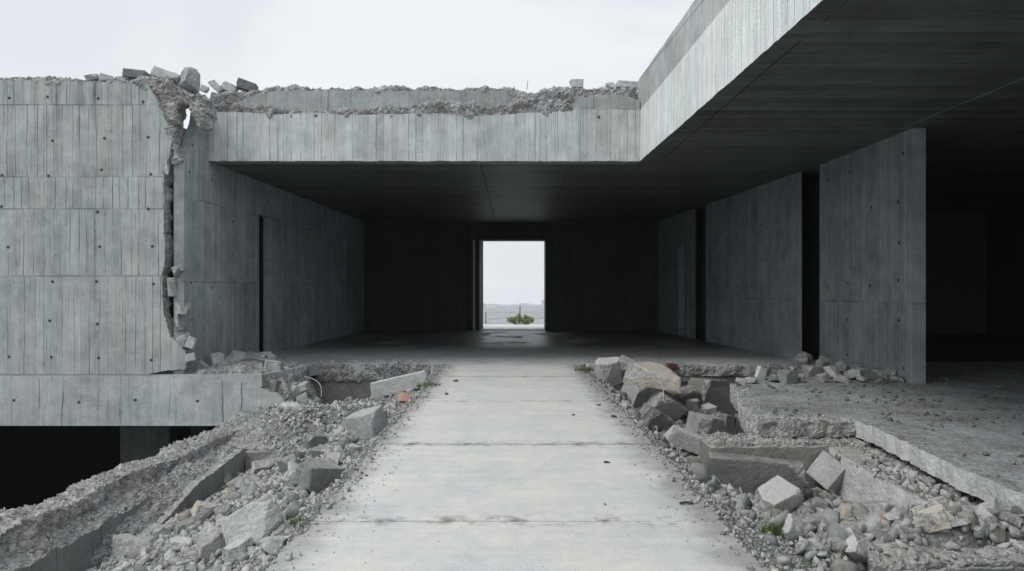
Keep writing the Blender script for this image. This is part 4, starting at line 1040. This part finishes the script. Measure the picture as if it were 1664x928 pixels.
def wire_thing(lab, strands, rad, mat, name='rebar'):
    if len(strands) == 1:
        o = tube(strands[0], rad, name, mat); tag(o, lab, 'wire'); return origin_to(o, strands[0][0])
    t = thing(name, lab, 'wire', strands[0][0])
    for s_ in strands: tube(s_, rad, 'strand', mat, t)
    return t
b = P(622, 622, 13.6)
wire_thing('splayed bundle of thin pale wires above the slanting kerb piece', [arc(b, P(600, 598, 13.9), .03), arc(b, P(606, 632, 13.4), .06), arc(b, P(622, 604, 14), .02), arc(b, P(650, 604, 14), -.03), arc(b, P(634, 634, 13.5), .03)], .006, M['wire'])
wire_thing('pale wire curving down the right side of the heap by the left wall', [arc(P(495, 612, 13.6), P(522, 645, 13.3), .12, 9, (1, 0, .6))], .009, M['wire'])
wire_thing('bent reinforcement wire springing from under the broad tan slab', [arc(P(1048, 622, 11.4), P(1078, 652, 10.9), .18, 11, (.6, 0, .8))], .010, M['wire'])
wire_thing('hair-thin wire standing up from the parapet crest', [[P(856, 146, 14.6), P(857, 139, 14.6), P(858, 131, 14.6)]], .006, M['rebar'])
wire_thing('dark bent reinforcement bar sticking out of the debris on the roof beam', [[P(927, 153, 14.1), P(930, 160, 14.05), P(929, 167, 14.02), P(922, 164, 14.0)]], .018, M['rebar'])

# --- grass tufts
def tuft(lab, px, py, spread, hgt, n, seed, Yv=None, mat='grass'):
    X, Y, z = hit(px, py) if Yv is None else ((px - CX) / F * Yv, Yv, EYE - (py - CY) / F * Yv)
    r = np.random.default_rng(seed); V = []; T = []
    for i in range(n):
        a = r.uniform(0, 6.28); rad = spread * math.sqrt(r.random()); bx, by = rad * math.cos(a), rad * .7 * math.sin(a)
        h = hgt * r.uniform(.4, 1.1); la = r.uniform(0, 6.28); ln = h * r.uniform(.2, .8); w = r.uniform(.003, .006)
        dx, dy = math.cos(la), math.sin(la); k0 = len(V)
        for t in (0, .4, .75, 1):
            c = (bx + dx * ln * t * t, by + dy * ln * t * t, h * (t - .25 * t * t)); ww = w * (1 - t * .95)
            V += [(c[0] - dy * ww, c[1] + dx * ww, c[2]), (c[0] + dy * ww, c[1] - dx * ww, c[2])]
        for j in range(3): q = k0 + 2 * j; T += [(q, q + 1, q + 3), (q, q + 3, q + 2)]
    o = link('grass_tuft', tri_mesh('grass', V, T), M[mat]); o.location = (X, Y, z - .01)
    return tag(o, lab, 'grass')
tuft('green grass tuft at the far left corner of the walkway beside the kerb piece', 697, 628, .22, .13, 260, 1, 11.7)
tuft('small grass tuft at the far right corner of the walkway', 949, 602, .2, .16, 220, 2, 13.4)
tuft('dark green grass tuft growing in the rubble beside the white-topped block', 1264, 868, .13, .15, 240, 3)
tuft('sparse grass blades at the walkway joint in the left foreground', 500, 850, .13, .09, 150, 4)
tuft('small grass sprig beside the leaning flat slab in the left foreground', 442, 868, .10, .11, 130, 5)
tuft('grass sprig on the nearest left margin of the walkway', 478, 884, .09, .07, 90, 6)
tuft('tiny green sprig at the bottom right margin of the walkway', 1316, 918, .07, .06, 70, 7)

# ================================================================== BEYOND THE DOORWAY
fn = thing('wire_fence', 'thin wire fence with dark posts beyond the bright doorway', 'fence', (0, 33, 0))
for px, y0, w in ((845, 497, .024), (789.5, 508, .02), (905, 508, .02), (735, 508, .02)):
    a = P(px, y0, 33); bm = box(a.x - w, a.x + w, 32.97, 33.03, -.25, a.z); link('post', bm_mesh(bm), M['rebar'], fn)
for py in (507.5, 517): tube([P(720, py, 33), P(789, py + .6, 33), P(845, py, 33), P(920, py, 33)], .004, 'strand', M['rebar'], fn)
def bush(px, py, w, h, Yb, n, seed, lab):
    c = P(px, py, Yb); r = np.random.default_rng(seed); t = thing('bush', lab, 'bush', c)
    V = []; T = []
    cl = [((q0 := r.uniform(-.42, .42)) * w, r.uniform(-.3, .3) * w, h * (.2 + .6 * r.random() * (1 - 1.6 * abs(q0))), r.uniform(.08, .15) * w) for _ in range(22)]
    for i in range(n):
        cx, cy, cz, cr = cl[r.integers(len(cl))]; d = r.normal(size=3); d /= np.linalg.norm(d); q = np.array([cx, cy, cz]) + d * cr * r.random() ** .4
        if q[2] < 0: q[2] = abs(q[2])
        a = r.normal(size=3); a /= np.linalg.norm(a); b_ = np.cross(a, r.normal(size=3)); b_ /= np.linalg.norm(b_); L = r.uniform(.03, .06)
        k0 = len(V); V += [q - a * L, q + b_ * L * .45, q + a * L, q - b_ * L * .45]; T += [(k0, k0 + 1, k0 + 2), (k0, k0 + 2, k0 + 3)]
    me = tri_mesh('foliage', V, T); me['local'] = 1; o = link('foliage', me, M['leaf'], None); o.parent = t
    me = bpy.data.meshes.new('stems'); bm = bmesh.new()
    for cx, cy, cz, cr in cl:
        prism([(.02, 0, -.3), (-.01, .017, -.3), (-.01, -.017, -.3)], [(cx + .008, cy, cz), (cx - .005, cy + .007, cz), (cx - .005, cy - .007, cz)], bm)
    bmesh.ops.recalc_face_normals(bm, faces=bm.faces[:]); bm.to_mesh(me); bm.free(); me['local'] = 1
    o = link('stem', me, M['twig'], None); o.parent = t
bush(846, 527, 1.25, .55, 31.9, 2000, 6, 'small green bush seen through the far doorway')
# hazy town on the plain
r = np.random.default_rng(33); bm = bmesh.new()
for i in range(420):
    d = r.uniform(900, 2900); a = r.uniform(-.16, .16); x, y = d * math.sin(a), d * math.cos(a); w = r.uniform(8, 26); h = r.uniform(5, 14) * (2.6 if r.random() < .12 else 1)
    add_box(bm, x - w, x + w, y - w * .5, y + w * .5, -90, -71 + h)
tag(link('distant_town', bm_mesh(bm), M['house']), 'pale hazy town spread over the plain beyond the doorway', 'town', kind='stuff')

# ================================================================== LIGHT, SKY, CAMERA
SUN_EL, SUN_AZ = math.radians(52), math.radians(-116)      # azimuth from +Y towards +X: light comes from the left
def build_world():
    w = bpy.data.worlds.new('World'); sc.world = w; w.use_nodes = True; t = w.node_tree; t.nodes.clear()
    out = t.nodes.new('ShaderNodeOutputWorld'); bg = t.nodes.new('ShaderNodeBackground'); bg.inputs[1].default_value = .1
    sky = t.nodes.new('ShaderNodeTexSky'); sky.sky_type = 'NISHITA'; sky.sun_disc = False; sky.sun_elevation = SUN_EL; sky.sun_rotation = SUN_AZ % (2 * math.pi)
    sky.dust_density = 3; sky.air_density = 1
    tc = t.nodes.new('ShaderNodeTexCoord'); mp = t.nodes.new('ShaderNodeMapping'); mp.inputs['Scale'].default_value = (1, 1, 2.2); t.links.new(tc.outputs['Generated'], mp.inputs[0])
    nz = t.nodes.new('ShaderNodeTexNoise'); nz.inputs['Scale'].default_value = 2.1; nz.inputs['Detail'].default_value = 5; nz.inputs['Roughness'].default_value = .5; nz.inputs['Distortion'].default_value = .5
    t.links.new(mp.outputs[0], nz.inputs['Vector'])
    cr = t.nodes.new('ShaderNodeMapRange'); cr.interpolation_type = 'SMOOTHSTEP'; t.links.new(nz.outputs[0], cr.inputs[0])
    for i, v in enumerate((.36, .62, 0, 1)): cr.inputs[i + 1].default_value = v
    cl = t.nodes.new('ShaderNodeMix'); cl.data_type = 'RGBA'; t.links.new(cr.outputs[0], cl.inputs[0])
    cl.inputs[6].default_value = (7.7, 8.1, 8.5, 1); cl.inputs[7].default_value = (8.9, 9.2, 9.5, 1)
    mx = t.nodes.new('ShaderNodeMix'); mx.data_type = 'RGBA'; mx.inputs[0].default_value = .94
    t.links.new(sky.outputs[0], mx.inputs[6]); t.links.new(cl.outputs[2], mx.inputs[7])
    t.links.new(mx.outputs[2], bg.inputs[0]); t.links.new(bg.outputs[0], out.inputs[0])
build_world()
sd = bpy.data.lights.new('sun', 'SUN'); sd.energy = 1.5; sd.angle = math.radians(25); sd.color = (1, .97, .92)
so = bpy.data.objects.new('sun', sd); COL.objects.link(so)
dirv = Vector((math.sin(SUN_AZ) * math.cos(SUN_EL), math.cos(SUN_AZ) * math.cos(SUN_EL), math.sin(SUN_EL)))
so.rotation_euler = dirv.to_track_quat('Z', 'Y').to_euler(); so.location = dirv * 60

# air: one closed box round everything
bm = box(-3100, 3100, -3100, 3100, -110, 8)
s = bpy.data.materials.new('haze_air'); s.use_nodes = True; t = s.node_tree; t.nodes.clear()
o_ = t.nodes.new('ShaderNodeOutputMaterial'); pv = t.nodes.new('ShaderNodeVolumePrincipled'); pv.inputs['Color'].default_value = (.93, .96, 1, 1); pv.inputs['Density'].default_value = .0003
t.links.new(pv.outputs[0], o_.inputs['Volume'])
HAZE = True
if HAZE: tag(link('haze', bm_mesh(bm), s), 'pale haze fading the land beyond the doorway', 'haze', kind='stuff')

cd = bpy.data.cameras.new('camera'); cd.sensor_width = 36; cd.lens = F / 1664 * 36
cd.shift_x = 2 / 1664; cd.shift_y = 6 / 1664; cd.clip_end = 30000; cd.clip_start = .05
co = bpy.data.objects.new('camera', cd); COL.objects.link(co); co.location = (0, 0, EYE); co.rotation_euler = (math.pi / 2, 0, 0)
sc.camera = co
sc.view_settings.view_transform = 'Standard'; sc.view_settings.look = 'None'; sc.view_settings.exposure = 0.05; sc.view_settings.gamma = 1
sc.view_settings.use_curve_mapping = False
cy = sc.cycles
cy.max_bounces = 6; cy.diffuse_bounces = 1; cy.glossy_bounces = 2; cy.volume_bounces = 1; cy.sample_clamp_indirect = 4
